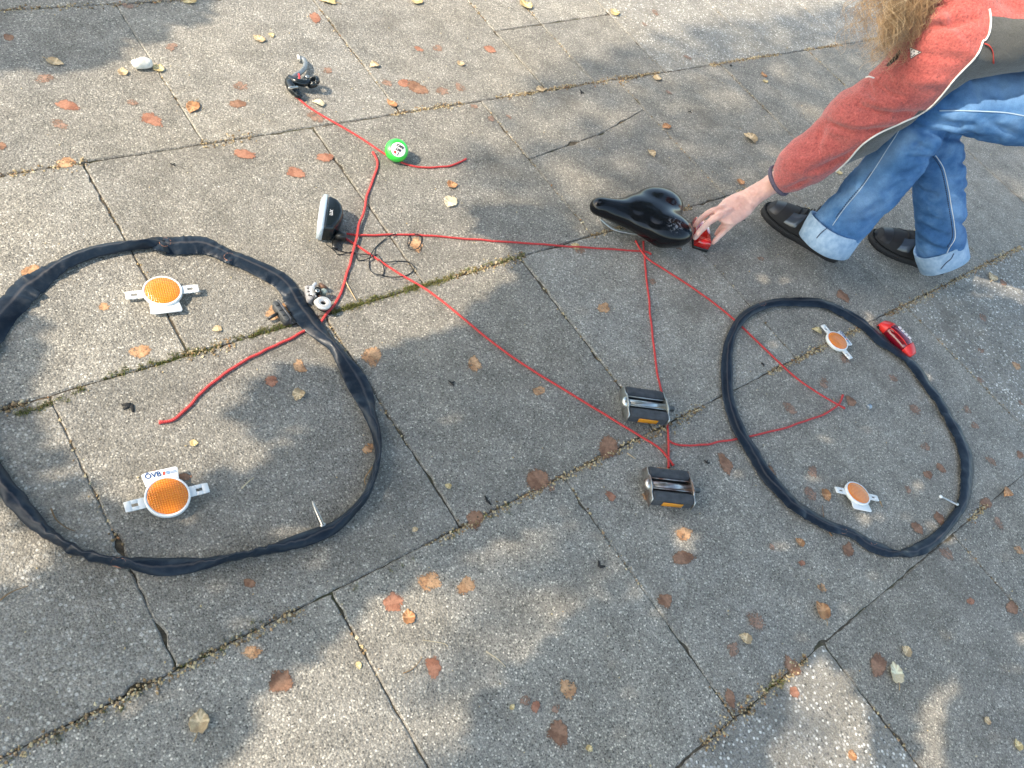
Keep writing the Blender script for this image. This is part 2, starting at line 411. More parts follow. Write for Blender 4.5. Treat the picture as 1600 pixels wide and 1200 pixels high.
def leafcard(c, L, nrmv):
    nrmv = nrm(nrmv); t = nrm(np.cross(nrmv, [random.uniform(-1, 1), random.uniform(-1, 1), random.uniform(-1, 1)])); s = np.cross(nrmv, t); b = len(tv)
    for x, y, z in ((-.5, 0, 0), (-.1, .36, .06), (.5, 0, -.04), (-.1, -.36, .06)): tv.append(c+t*x*L+s*y*L+nrmv*z*L)
    tf.append((b, b+1, b+2)); tf.append((b, b+2, b+3)); tr.extend([random.random()]*4)
cnt = 0
xr = (-.35, 4.0); yr = (-.95, 2.35)
for _ in range(36000):
    x = random.uniform(*xr); y = random.uniform(*yr); u, v, dd = proj((x, y, 0))
    if dd < .3: continue
    if any(inpoly(u, v, P) for P in SUNNY): continue
    dap = False; keep = 1.0
    if y > .88 and u > 560 and not inpoly(u, v, [(560, 470), (600, 548), (740, 505), (800, 452), (850, 432), (960, 420), (1100, 330), (560, 330)]) or inpoly(u, v, DAPPLE[0]):
        dap = True; keep = .05+.33*min(1, max(0, (u-640+(v-150)*.25)/620))
    elif inpoly(u, v, DAPPLE[1]): dap = True; keep = .10+.20*min(1, max(0, (u-600)/300))
    elif inpoly(u, v, DAPPLE[2]): dap = True; keep = .40
    elif inpoly(u, v, [(1170, 1260), (1215, 1110), (1250, 1030), (1290, 1010), (1340, 1060), (1370, 1130), (1380, 1260)]) or inpoly(u, v, [(1410, 1220), (1420, 1120), (1460, 1055), (1500, 1060), (1490, 1150), (1480, 1220)]): dap = True; keep = .07
    if random.random() > keep: continue
    if not (-250 < u < 1850 and -250 < v < 1450): 
        if random.random() < .5: continue
    hz = random.uniform(5.2, 6.2) if dap else random.uniform(1.55, 1.85); q = np.array([x, y, 0])+SUN*(hz/SUN[2])
    leafcard(q, random.uniform(.052, .074), SUN+np.array([random.gauss(0, .18) for _ in range(3)]))
occluder = empty('occluder', (-3.1, 2.1, 0), 0, 'added unseen tree beside the paving whose crown shades the slabs', 'occluder')
tvl = [np.array(v)-[-3.1, 2.1, 0] for v in tv]
crown = obj('crown', tvl, tf, rnd_mat('canopy_leaf', [(0, (.05, .09, .02)), (.6, (.10, .14, .03)), (1, (.22, .17, .05))]), occluder); attr(crown, 'rnd', tr)
tk = MB(); tk.sweep(cat([(0, 0, -.05), (.04, .02, .6), (.0, .05, 1.2), (.08, .02, 1.7)], 5), np.linspace(.10, .06, 16), n=14)
for q in range(5):
    ex = .35+.55*q; ey = -2.05-.16*q; e = np.array([ex, ey, random.uniform(2.0, 2.3)])
    tk.sweep(cat([(.05, .02, 1.45+.02*q), e*.35+np.array([0, 0, 1.15]), e*.7+np.array([0, 0, .55]), e], 5), np.linspace(.035, .006, 16), n=8)
tk.build('trunk', simple_noise('bark', (.08, .06, .045), (.17, .14, .11), 30, .9, .6, .01), occluder)

occluder2 = empty('occluder', (4.2, 6.0, 0), 0, 'added large tree with a wide leafy crown beyond the top of the picture', 'occluder')  # added out of view so glossy surfaces reflect dark foliage
tv = []; tf = []; tr = []
for _ in range(5200):
    d_ = nrm(np.array([random.gauss(0, 1) for _ in range(3)])); rad_ = random.uniform(.45, 1)**.5; cl_ = noise.noise(Vector(d_*2.3))
    if cl_ < -.22: continue
    leafcard(np.array([-.9, -1.7, 5.6])+d_*np.array([3.3, 2.7, 2.0])*rad_, random.uniform(.16, .30), d_+np.array([random.gauss(0, .6) for _ in range(3)]))
crown2 = obj('crown', tv, tf, MATS['canopy_leaf'], occluder2); attr(crown2, 'rnd', tr)
tk = MB(); tk.sweep(cat([(0, 0, -.05), (.05, -.05, 1.6), (-.1, -.3, 3.2), (-.5, -1.0, 5.0)], 6), np.linspace(.22, .08, 19), n=16)
for q in range(7):
    a_ = q*.9; tk.sweep(cat([(-.1, -.35, 3.0+.2*q), (-.9+1.0*math.cos(a_), -1.7+.9*math.sin(a_), 4.4+.15*q), (-.9+2.4*math.cos(a_), -1.7+2.0*math.sin(a_), 5.6+.2*q)], 5), np.linspace(.08, .015, 11), n=8)
tk.build('trunk', MATS['bark'], occluder2)

# ================================================================== INNER TUBES
def rubber():
    m = mat('inner_tube_rubber', (.022, .026, .034), .40, 0, **{'Specular IOR Level': .22}); g = NG(m); a = g.noise(16, 4); b = g.noise(160, 4); c3 = g.noise(3.0, 2)
    c = g.ramp(a.outputs[0], [(.3, (.006, .011, .020)), (.7, (.016, .026, .040))])
    seam = g.attr('seam'); c = g.mix(g.math('MULTIPLY', seam, .55), c, (.16, .14, .13))
    dust = g.ramp(b.outputs[0], [(.5, (0, 0, 0)), (.8, (.22, .22, .22))]); c = g.mix(dust, c, (.07, .075, .08)); g.base(c)
    g.l(g.ramp(b.outputs[0], [(.3, (.30, .30, .30)), (.7, (.46, .46, .46))]), g.b.inputs['Roughness'])
    g.bump(g.math('ADD', g.math('MULTIPLY', a.outputs[0], 1.0), g.math('MULTIPLY', b.outputs[0], .12)), .5, .003)
    return m
def inner_tube(name, cl, a=.0205, b=.0065, label='', kink=1.0, patches=(), group=None, lift=None):
    root = empty(name, (0, 0, 0), 0, label, 'inner tube', group)
    c = cat([(x, y, w_) for x, y, w_ in cl], 7, True); N = len(c)
    px = c[:, :2]; W = c[:, 2]
    tang = np.roll(px, -1, 0)-np.roll(px, 1, 0); tang /= np.linalg.norm(tang, axis=1, keepdims=True)
    phi = np.zeros(N); zc = np.zeros(N); P3 = np.zeros((N, 3)); aa = np.zeros(N); B = np.zeros(N); cs = np.linspace(.004, a*1.12, 90)
    for i in range(N):
        th_ = 2*math.pi*i/N; q_ = Vector((math.cos(th_)*N*.035, math.sin(th_)*N*.035, a*900))
        phi[i] = (.42*noise.noise(q_)+.30*noise.noise(q_*2.7))*kink
        g0 = Z(px[i, 0], px[i, 1], .01); g1 = Z(px[i, 0]+tang[i, 0]*4, px[i, 1]+tang[i, 1]*4, .01); t3 = nrm(g1-g0); up = np.array([0, 0, 1.0]); sd_ = np.cross(t3, up)
        dep = proj(g0)[2]; ip = np.array([-tang[i, 1], tang[i, 0]]); nW = R[0]*ip[0]+R[1]*ip[1]
        e1 = math.cos(phi[i])*sd_+math.sin(phi[i])*up; e2 = -math.sin(phi[i])*sd_+math.cos(phi[i])*up
        bs = np.maximum(b, (a*1.12-cs)*.62); ext = 2*np.sqrt((cs*(e1@nW))**2+(bs*(e2@nW))**2)*F/dep
        k_ = int(np.argmin(abs(ext-W[i]*1.12))); aa[i] = cs[k_]; B[i] = bs[k_]
    k = np.array([1, 2, 1.])/4
    for arr in (aa, B): arr[:] = np.convolve(np.concatenate([arr[-1:], arr, arr[:1]]), k, 'valid')
    for i in range(N):
        zc[i] = math.sqrt((aa[i]*math.sin(phi[i]))**2+(B[i]*math.cos(phi[i]))**2)*.96; P3[i] = Z(px[i, 0], px[i, 1], zc[i])
    n = 28
    vs, fs = sweep(P3, aa, B, (0, 0, 1), n, True, 1.55, phi)
    V = np.array(vs); Nn = normals(V, fs)
    # crumples: diagonal creases
    for i in range(N):
        for q in range(n):
            j = i*n+q; th = 2*math.pi*q/n; s = i*.55
            cr = 1-abs(noise.noise(Vector((s*.55+math.cos(th)*.9, math.cos(th)*1.3, a*333)))*2.2)
            V[j] += Nn[j]*(cr-.5)*(.0024 if cr > .6 else .0009)*kink*.8*(1-.5*abs(math.cos(th)))
    low = V[:, 2].min(); V[:, 2] = np.maximum(V[:, 2], .0006)
    o = obj('rubber_tube', V, fs, rubber(), root)
    seam = np.zeros(N*n); 
    for i in range(N):
        for q in range(n):
            th = 2*math.pi*q/n; seam[i*n+q] = 1.0 if q in (n//4+1,) else 0
    attr(o, 'seam', seam*.6)
    bvh = BVHTree.FromPolygons([Vector(v) for v in V], fs)
    for (u, v, rpx) in patches:      # thin orange rings moulded on the rubber
        ring = []
        for t in range(28):
            th = 2*math.pi*t/28
            d = Vector(ray(u+rpx*math.cos(th), v+rpx*.75*math.sin(th))); h = bvh.ray_cast(Vector(CAM), d)
            if h[0] is not None and (not ring or (h[0]-Vector(ring[-1])).length < .03): ring.append(tuple(h[0]+h[1]*.0006))
        if len(ring) > 6:
            m2 = MB(); m2.sweep(ring, .0007, n=6); m2.build('mark_ring', mat('ring_mark', (.45, .20, .12), .7), root)
    return root, bvh
LT = [(-5,505,36),(22,474,37),(42,452,38),(62,437,31),(80,424,25),(108,408,20),(145,394,19),(185,386,17),(220,382,13),(242,380,20),(262,384,27),(290,383,29),(315,383,27),(338,391,21),(356,400,21),(378,408,21),(415,425,23),(440,440,23),(453,456,24),(460,470,26),(471,487,25),(488,509,25),(508,530,18),(522,543,16),(536,563,20),(553,588,27),(565,612,28),(575,640,19),(586,670,16),(591,702,12),(588,728,10),(580,755,10),(569,778,11),(549,801,13),(525,822,18),(495,836,21),(458,848,20),(424,858,15),(398,864,12),(372,869,11),(350,873,13),(322,880,18),(288,884,23),(250,886,24),(212,881,20),(178,877,15),(150,871,14),(118,860,14),(93,845,16),(68,828,20),(48,808,22),(30,787,22),(10,762,22),(-15,728,22),(-34,690,24),(-40,640,26),(-38,590,30),(-25,545,34)]
lt, lbvh = inner_tube('inner_tube', LT, .0255, .0048, 'crumpled black rubber inner tube laid in a big loop at left, partly in sun', .85, [(258, 378, 9), (358, 401, 8), (185, 880, 12)])
RT = [(1206,474,12),(1244,472,14),(1284,474,15),(1313,486,17),(1347,506,17),(1376,532,18),(1405,552,18),(1428,572,18),(1448,601,17),(1468,627,17),(1482,653,17),(1497,679,19),(1507,704,20),(1511,727,20),(1510,752,18),(1507,779,15),(1498,798,13),(1483,819,13),(1464,840,15),(1443,855,17),(1422,863,14),(1401,865,11),(1379,859,17),(1358,851,17),(1339,838,15),(1322,830,14),(1294,821,16),(1267,806,17),(1241,789,19),(1217,764,20),(1195,739,20),(1175,704,20),(1157,676,19),(1143,641,18),(1137,612,17),(1136,578,18),(1137,549,15),(1143,526,13),(1155,503,13),(1175,486,13)]
rt, rbvh = inner_tube('inner_tube', RT, .0205, .0062, 'smooth black rubber inner tube laid in a tall oval at right, in shade', .8, [(1192, 474, 5), (1366, 847, 5), (1319, 830, 5)])
steel = simple_noise('bright_steel', (.62, .60, .55), (.50, .48, .44), 200, .28, .1, .0005, 1)
def valve(root, foot, tip, zf=.012, zt=.03, r=.0030):
    A = Z(*foot, zf); B = Z(*tip, zt); m = MB()
    pts = [A, A+(B-A)*.08, A+(B-A)*.1, A+(B-A)*.7, A+(B-A)*.72, A+(B-A)*.9, B]
    m.sweep(pts, [r*1.9, r*1.9, r, r, r*.75, r*.7, r*.2], n=12); m.build('valve', steel, root)
valve(lt, (505, 822), (488, 783), .012, .040)
valve(rt, (1496, 789), (1470, 776), .010, .022, .0023)
rv = MB(); tip = Z(1470, 776, .022); rv.lathe([(.0015, -.003), (.0036, -.002), (.004, 0), (.0036, .002), (.001, .003)], 14, TX(*tip)); rv.build('valve_cap', mat('white_plastic', (.78, .78, .76), .4), rt)

# ================================================================== CORDS
def cord_mat():
    m = mat('red_cord', (.5, .03, .03), .75); g = NG(m); x = g.attr('along'); y = g.attr('round')
    s = g.math('ADD', g.math('MULTIPLY', x, 1.0), g.math('MULTIPLY', y, 1.0)); s2 = g.math('SUBTRACT', x, y)
    f1 = g.math('SINE', g.math('MULTIPLY', s, 6.283)); f2 = g.math('SINE', g.math('MULTIPLY', s2, 6.283))
    k = g.math('MULTIPLY', f1, f2); n1 = g.noise(300, 2)
    c = g.ramp(k, [(.35, (.50, .035, .035)), (.62, (.62, .06, .055)), (.9, (.74, .20, .17))])
    g.base(g.mix(.6, c, g.ramp(n1.outputs[0], [(.3, (.65, .65, .65)), (.7, (1.15, 1.15, 1.15))]), 'MULTIPLY')); g.bump(k, .35, .0006); return m
def cord(pts, label, r=.0024, z=None):
    c = cat(pts, 8); P = []
    zz = z if z is not None else [r]*len(pts)
    zi = np.interp(np.arange(len(c))/8, range(len(pts)), zz)
    for i, q in enumerate(c): 
        wob = noise.noise(Vector((q[0]*.05, q[1]*.05, 1)))*1.6
        P.append(Z(q[0]+wob, q[1]+wob, zi[i]))
    P = np.array(P); L = np.concatenate([[0], np.cumsum(np.linalg.norm(np.diff(P, axis=0), axis=1))])
    n = int(L[-1]/.0035); S = np.linspace(0, L[-1], n); Q = np.stack([np.interp(S, L, P[:, k]) for k in range(3)], 1)
    rr = np.full(n, r); rr[:2] *= 1.25; rr[-2:] *= 1.25
    vs, fs = sweep(Q, rr, n=12); o = obj('cord', vs, fs, cord_mat())
    attr(o, 'along', np.repeat(S/.0075, 12)); attr(o, 'round', np.tile(np.arange(12)/12*2, n)) if False else attr(o, 'round', np.tile(np.abs(np.arange(12)-6)/6, n))
    return tag(o, label, 'cord', 'red cords laid out as a bicycle frame')
cord([(463,151),(485,169),(520,190),(560,213),(597,238),(625,253),(655,261),(690,261),(712,257),(728,248)], 'red cord running from the brake lever past the green bell to a short curled end')
cord([(583,238),(589,252),(586,272),(575,300),(569,325),(561,352),(553,388),(543,425),(530,462),(505,499),(480,515),(430,540),(380,565),(325,603),(298,632),(272,655),(248,660)], 'thick red cord curving from below the bell under the left inner tube', .0027,
     [.003,.003,.003,.003,.006,.008,.006,.003,.003,.003,.002,.003,.003,.003,.003,.003,.003])
cord([(522,361),(560,367),(640,367),(740,374),(850,382),(930,388),(1003,393),(1018,398)], 'straight red cord crossing from the headlamp to below the saddle')
cord([(526,364),(560,385),(620,425),(680,462),(770,535),(830,577),(900,620),(990,675),(1030,700),(1052,727)], 'long red cord running diagonally from the headlamp to the lower pedal')
cord([(1005,377),(1010,425),(1017,500),(1027,580),(1036,620),(1042,660),(1045,700),(1044,730)], 'red cord running down from the saddle behind the upper pedal', .0023)
cord([(993,376),(1010,402),(1040,422),(1090,455),(1140,493),(1190,540),(1240,587),(1280,615),(1320,638)], 'red cord slanting from the saddle into the right inner tube', .0023, [.003,.0075,.003,.003,.003,.003,.003,.007,.003])
cord([(1044,688),(1058,695),(1085,696),(1130,690),(1180,680),(1240,664),(1290,645),(1310,632),(1317,617)], 'red cord running from below the upper pedal into the right inner tube with upturned end', .0023)
def wire(pts, label, r=.0011):
    c = cat(pts, 8); P = [Z(q[0], q[1], .0015+.006*max(0, math.sin(i*.35))) for i, q in enumerate(c)]
    m = MB(); m.sweep(P, r, n=8); o = m.build('electric_wire', mat('black_plastic', (.012, .013, .014), .35)); return tag(o, label, 'wire')
wire([(519,379),(523,389),(545,395),(575,398),(583,400),(597,412),(600,424),(596,430),(580,424),(577,408),(584,390),(600,375),(615,366),(640,367),(652,366),(659,372),(655,386),(643,390),(637,382),(640,369),(650,366)], 'thin black looped wire trailing from the headlamp onto the brown leaf')
wire([(510,382),(522,391),(530,398),(553,394),(560,407),(578,403),(590,398),(600,409),(622,408),(640,410),(647,420),(636,430),(615,433),(596,430)], 'thin black wire loop beside the headlamp, lower of the two wires')

# ================================================================== REFLECTORS
white_p = mat('white_plastic', (.78, .78, .76), .4)
def refl_mat():
    m = mat('orange_reflector', (.85, .20, .01), .18, 0, **{'Coat Weight': .5}); g = NG(m)
    v = g.n('ShaderNodeTexVoronoi'); v.inputs['Scale'].default_value = 260; v.inputs['Randomness'].default_value = .12; g.l(g.co(), v.inputs['Vector'])
    g.base(g.ramp(v.outputs['Distance'], [(.1, (.95, .30, .03)), (.6, (.80, .17, .008))])); g.bump(v.outputs['Distance'], .9, .0015); g.b.inputs['Subsurface Weight'].default_value = .15
    return m
def reflector(cuv, luv, ruv, tabdir, label, txt=None, z=.012, tilt=(0, 0), rad=.0325):
    c = Z(*cuv, z); rz = yaw(*luv, *ruv)
    root = empty('wheel_reflector', tuple(c), rz, label, 'reflector', 'orange wheel reflectors')
    root.rotation_euler = (math.radians(tilt[0]), math.radians(tilt[1]), rz)
    k = rad/.0325
    n = 40; m = MB(); m.lathe([(.033*k, -.006), (.0345*k, -.005), (.0345*k, .002), (.0335*k, .003), (.031*k, .003), (.031*k, -.001), (.001, -.001)], 48)
    m.build('frame_disc', white_p, root)
    l = MB(); l.lathe([(.0308*k, -.001), (.0308*k, .0026), (.029*k, .0036), (.015*k, .0042), (.0005, .0043)], 48); l.build('lens', refl_mat(), root)
    for s in (-1, 1):
        a = MB(); x0, x1 = s*.033*k, s*.064*k; hw = .0088*k; sl = .0028*k
        xa, xb = s*.044*k, s*.054*k
        off = -.001
        a.prism([(x0, -hw), (xa, -hw), (xa, hw), (x0, hw)], off-.003, off, .0004)
        a.prism([(xb, -hw), (x1, -hw*.92), (x1, hw*.92), (xb, hw)], off-.0031, off+.0002, .0004)
        a.prism([(xa, sl), (xb, sl), (xb, hw), (xa, hw)], off-.003, off, .0002)
        a.prism([(xa, -hw), (xb, -hw), (xb, -sl), (xa, -sl)], off-.003, off, .0002)
        a.build('mounting_arm', white_p, root)
    t = tabdir; tb = MB(); y0 = .026*t*k; y1 = .049*t*k
    tb.prism([(-.027*k, y0), (.024*k, y0), (.027*k, y1*.93), (.024*k, y1), (-.022*k, y1), (-.0285*k, y1*.95)], -.0035, -.0012, .0004); tabo = tb.build('tab', white_p, root)
    if txt:
        vs, fs = text_mesh('ÖVB', .0125*k, .0003); T = Matrix.Translation((-.0125*k, y1*.85, -.0004)) @ Matrix.Rotation(0 if t > 0 else math.pi, 4, 'Z')
        tm = MB(); tm.add(vs, fs, T); tm.build('lettering', mat('print_blue', (.01, .06, .20), .6), tabo, smooth=False)
        tm = MB(); tm.prism([(0, 0), (.0035, 0), (.0045, .006), (.001, .006)], -.0009, -.0006, 0, TX(.002*k, y1*.84-.003, 0)); tm.build('red_mark', mat('print_red', (.7, .08, .05), .6), tabo, smooth=False)
        tm = MB(); tm.lathe([(.0033, -.0009), (.0033, -.0006), (.0005, -.0006)], 16, TX(.0105*k, y1*.84, 0))
        for q in (-.0018, .0006): tm.box(.009, .0011, .0003, (.019*k, y1*.84+q, -.0007), 0)
        tm.build('blue_mark', mat('print_blue2', (.20, .30, .45), .6), tabo, smooth=False)
    return root
reflector((254,455), (205,460), (300,452), -1, 'orange round reflector with blank white tab, high inside the left inner tube', None, .013, (2, -2))
reflector((262,776), (203,791), (317,762), 1, 'orange round reflector with printed white tab, lying low inside the left inner tube', True, .016, (6, 2))
reflector((1308,533), (1286,508), (1330,560), 1, 'orange reflector with printed tab, high inside the right inner tube', True, .010, (0, 0), .0285)
reflector((1340,771), (1305,765), (1374,778), -1, 'orange reflector with blank tab beside a curled leaf, low inside right inner tube', None, .012, (-6, 2), .0285)

# ================================================================== BELL
def bell():
    c = Z(620, 234, .026); root = empty('bicycle_bell', tuple(Z(624, 238, 0)), 0, 'green bicycle bell with a round white sticker', 'bell')
    vdir = nrm(CAM-c); ax = nrm(vdir*.75+np.array([0, 0, .65])); r = .0278
    Rt = Vector(ax).to_track_quat('Z', 'Y').to_matrix().to_4x4(); T = Matrix.Translation(Vector(c)-Vector(root.location)) @ Rt
    prof = [(r*.97, -.010), (r, -.009), (r, -.002)]+[(r*math.cos(t)**.72, .016*math.sin(t)-.002) for t in np.linspace(.1, math.pi/2-.02, 14)]
    zdome = lambda rr: np.interp(rr, [p[0] for p in prof[::-1]], [p[1] for p in prof[::-1]])
    m = MB(); m.lathe(prof, 48, T); m.build('dome', mat('green_paint', (.035, .62, .055), .25, 0, **{'Coat Weight': .6}), root)
    b = MB(); b.lathe([(.018, -.026), (.020, -.025), (.020, -.010), (.024, -.0098), (.001, -.0098)], 28, T); b.box(.016, .012, .012, (.004, .022, -.016), .001, T); b.build('base', MATS['black_plastic'], root)
    st = MB(); rs = [.0001, .004, .008, .012, .0155, .0158]; cx, cy = .0, .0
    # sticker plane axes: text runs toward image left-up
    Ti = (Rt.to_3x3()).inverted(); dirw = Vector(R[0]*(-.9)+R[1]*(-.44)); dl = Ti @ dirw; rot = math.atan2(dl.y, dl.x)
    off = Ti @ Vector(R[0]*.0022+R[1]*.0045)
    def lift(x, y, e): rr = math.hypot(x, y); return (x, y, float(zdome(rr))+e)
    vs = []; fs = []; n = 36
    for k, q in enumerate([.0002, .004, .009, .0135, .0172]):
        for i in range(n): t = 2*math.pi*i/n; x = off.x+q*math.cos(t); y = off.y+q*math.sin(t); vs.append(lift(x, y, .0005))
    for k in range(4):
        for i in range(n): j = (i+1) % n; fs.append((k*n+i, (k+1)*n+i, (k+1)*n+j, k*n+j))
    fs.append(tuple(range(n)))
    st.add(vs, fs, T); sto = st.build('sticker', mat('sticker_white', (.82, .82, .80), .5), root)
    def put(vsf, dx, dy, mname):
        vs, fs = vsf; c_, s_ = math.cos(rot), math.sin(rot); o = []
        for x, y, z in vs: x += dx; y += dy; o.append(lift(off.x+c_*x-s_*y, off.y+s_*x+c_*y, .0017))
        mm = MB(); mm.add(o, fs, T); mm.build('lettering', mname, sto, smooth=False)
    blk = mat('print_black', (.01, .01, .01), .6)
    put(text_mesh('I', .0115, .0004), -.0045, .0100, blk)
    hp = [(0, -.0036), (.0034, .0002), (.0036, .0022), (.0022, .0034), (.0008, .0032), (0, .0020), (-.0008, .0032), (-.0022, .0034), (-.0036, .0022), (-.0034, .0002)]
    put(([(x, y, 0) for x, y in hp], [tuple(range(9, -1, -1))]), .0035, .0100, mat('print_heart', (.65, .02, .02), .6))
    put(text_mesh('MY', .0105, .0004), 0, .0008, blk); put(text_mesh('BIKE', .0098, .0003), 0, -.0088, blk)
bell()

# ================================================================== HEADLAMP
def headlamp():
    z = .0; c = Z(512, 352, 0); a = Z(498, 345, .02); b = Z(530, 348, .02); rz = math.atan2(b[1]-a[1], b[0]-a[0])
    root = empty('headlamp', tuple(Z(514, 354, 0)), rz-math.radians(9), 'black bicycle headlamp with a clear lens lying on its side', 'headlamp')
    # local: -x front (lens), y along its long side, z up
    hh = .044; body = [(-.012, -.050), (-.010, .052), (.010, .046), (.022, .030), (.026, .008), (.021, -.016), (.008, -.046)]
    m = MB()
    vs = []; fs = []; P = np.array(body); n = len(P); rings = [(.90, .002), (.97, .006), (1, .014), (1, .030), (.95, .039), (.82, hh)]
    c0 = P.mean(0); c0[0] = -.010
    for s, zz in rings:
        for p in P: q = c0+(p-c0)*[s, .5+.5*s]; vs.append((q[0], q[1], zz))
    for k in range(len(rings)-1):
        for i in range(n): j = (i+1) % n; fs.append((k*n+i, (k+1)*n+i, (k+1)*n+j, k*n+j))
    fs.append(tuple(range(n))); fs.append(tuple((len(rings)-1)*n+i for i in range(n-1, -1, -1)))
    m.add(vs, fs); o = m.build('housing', mat('black_gloss', (.006, .010, .013), .25), root)
    bv = o.modifiers.new('b', 'BEVEL'); bv.width = .003; bv.segments = 3; bv.limit_method = 'ANGLE'
    l = MB(); lens = [(-.024, -.048), (-.0265, -.02), (-.0265, .03), (-.022, .052), (-.0105, .0535), (-.0125, -.0515)]
    l.prism(lens, .001, hh+.001, .004); l.build('lens', mat('lamp_glass', (.62, .72, .80), .08, 0, **{'Transmission Weight': .35, 'Coat Weight': 1.0, 'IOR': 1.45}), root)
    rf = MB(); rf.prism([(-.020, -.042), (-.021, .044), (-.0135, .044), (-.0145, -.042)], .006, hh-.004, .002); rf.build('mirror', mat('chrome', (.85, .85, .84), .08, 1), root)
    vs, fs = text_mesh('LUX', .009, .0002); t = MB(); t.add(vs, fs, TX(-.001, -.003, hh+.0006) @ Matrix.Rotation(math.radians(90), 4, 'Z')); t.build('lettering', mat('print_grey', (.6, .6, .6), .5), root, smooth=False)
    br = MB(); br.box(.022, .016, .02, (.026, -.036, .014), .003); br.box(.012, .03, .008, (.018, -.052, .006), .002); br.build('bracket', MATS['black_plastic'], root)
headlamp()

# ================================================================== BRAKE LEVER
def small(name, uv, label, catg): return empty(name, tuple(Z(*uv)), 0, label, catg)
def rel(root, P): return np.asarray(P)-np.array(root.location)
def brake_lever():
    root = small('brake_lever', (470, 130), 'black brake lever clamp with a bent grey tube, far end of the red cord', 'brake lever')
    f = lambda pts: [rel(root, Z(u, v, z)) for u, v, z in pts]
    g_ = MB(); g_.sweep(cat(f([(466,91,.010),(473,92,.010),(477,98,.011),(476,106,.013),(470,113,.014),(462,118,.015),(454,124,.015)]), 6), .0062, n=16); g_.build('lever', simple_noise('dull_alloy', (.20, .215, .22), (.32, .34, .345), 120, .45, .2, .001, .6), root)
    e = MB(); e.lathe([(.0055, -.001), (.0085, 0), (.0085, .003), (.005, .004)], 16, TX(*rel(root, Z(466, 91, .010))) @ RX(80, 'Y')); e.build('end_cap', mat('cream_plastic', (.6, .58, .52), .5), root)
    b = MB(); b.sweep(cat(f([(450,125,.012),(455,135,.014),(463,145,.013),(471,152,.009)]), 6), [.008]*3+[.0115]*9+[.009]*4+[.005]*3, n=14)
    b.sweep(cat(f([(452,122,.016),(462,127,.022),(474,130,.022),(482,128,.02)]), 5), .0085, n=14); b.build('clamp_body', MATS['black_gloss'], root)
    r = MB(); cc = rel(root, Z(489, 128, .020)); ring = [cc+.0135*(math.cos(t)*nrm([.5, -.5, .55])+math.sin(t)*nrm([.6, .75, .1])) for t in np.linspace(0, 2*math.pi, 25)[:-1]]
    r.sweep(ring, .0075, .0045, (.7, .2, .3), n=12, closed=True); r.build('clamp_ring', MATS['black_gloss'], root)
    k = MB(); k.sweep(f([(467,116,.024),(468,121,.026),(467,126,.024)]), .0028, n=10); k.build('barrel_adjuster', mat('red_plastic', (.6, .03, .04), .35), root)
    s = MB(); s.box(.024, .0055, .006, rel(root, Z(458, 137, .026)), .001, None); so = s.build('cover_strip', steel, root)
    q = MB(); q.lathe([(.004, 0), (.0055, .001), (.0055, .004), (.003, .005)], 6, TX(*rel(root, Z(480, 121, .026)))); q.build('bolt', steel, root)
brake_lever()

# ================================================================== BRAKE PADS AND CLAMP
def pad(uva, uvb, w_, label, stud=None, z=.012, grey=False):
    A = Z(*uva, z); B = Z(*uvb, z); c = (A+B)/2; root = empty('brake_pad', (c[0], c[1], 0), math.atan2(B[1]-A[1], B[0]-A[0]), label, 'brake pad', 'rubber brake pads')
    L = np.linalg.norm(B-A)/2; m = MB(); poly = [(-L, -w_*.5), (-L*.8, -w_), (L*.8, -w_), (L, -w_*.5), (L, w_*.6), (L*.8, w_), (-L*.8, w_), (-L, w_*.6)]
    m.prism(poly, .002, .020, .0015); m.build('rubber_block', simple_noise('pad_grey' if grey else 'pad_rubber', (.22, .21, .21) if grey else (.03, .033, .035), (.34, .33, .33) if grey else (.07, .075, .08), 150, .6), root)
    g = MB()
    for k in (-.5, 0, .5): g.box(.0022, w_*1.2, .0015, (L*k, 0, .0203), .0003)
    g.build('groove_ridges', MATS['black_plastic'], root)
    h = MB(); h.prism([(-L*1.02, w_), (L*1.02, w_), (L*.95, w_+.003), (-L*.95, w_+.003)], .003, .021, .0005); h.build('holder', simple_noise('pad_holder', (.05, .055, .06), (.12, .12, .13), 80, .4), root)
    if stud:
        s0 = rel(root, Z(*stud[0], .010)); s1 = rel(root, Z(*stud[1], .012)); Ri = Matrix.Rotation(-root.rotation_euler.z, 3, 'Z')
        s = MB(); s.sweep([Ri @ Vector(s0), Ri @ Vector(s1)], .0033, n=10); s.build('stud', MATS['black_plastic'], root)
pad((428,474), (449,504), .0058, 'black brake pad with a stud lying on a brown leaf inside the left inner tube', ((419,498), (437,488)))
pad((480,449), (485,471), .0060, 'grey brake pad standing between the left inner tube and the silver clamp', None, .012, True)
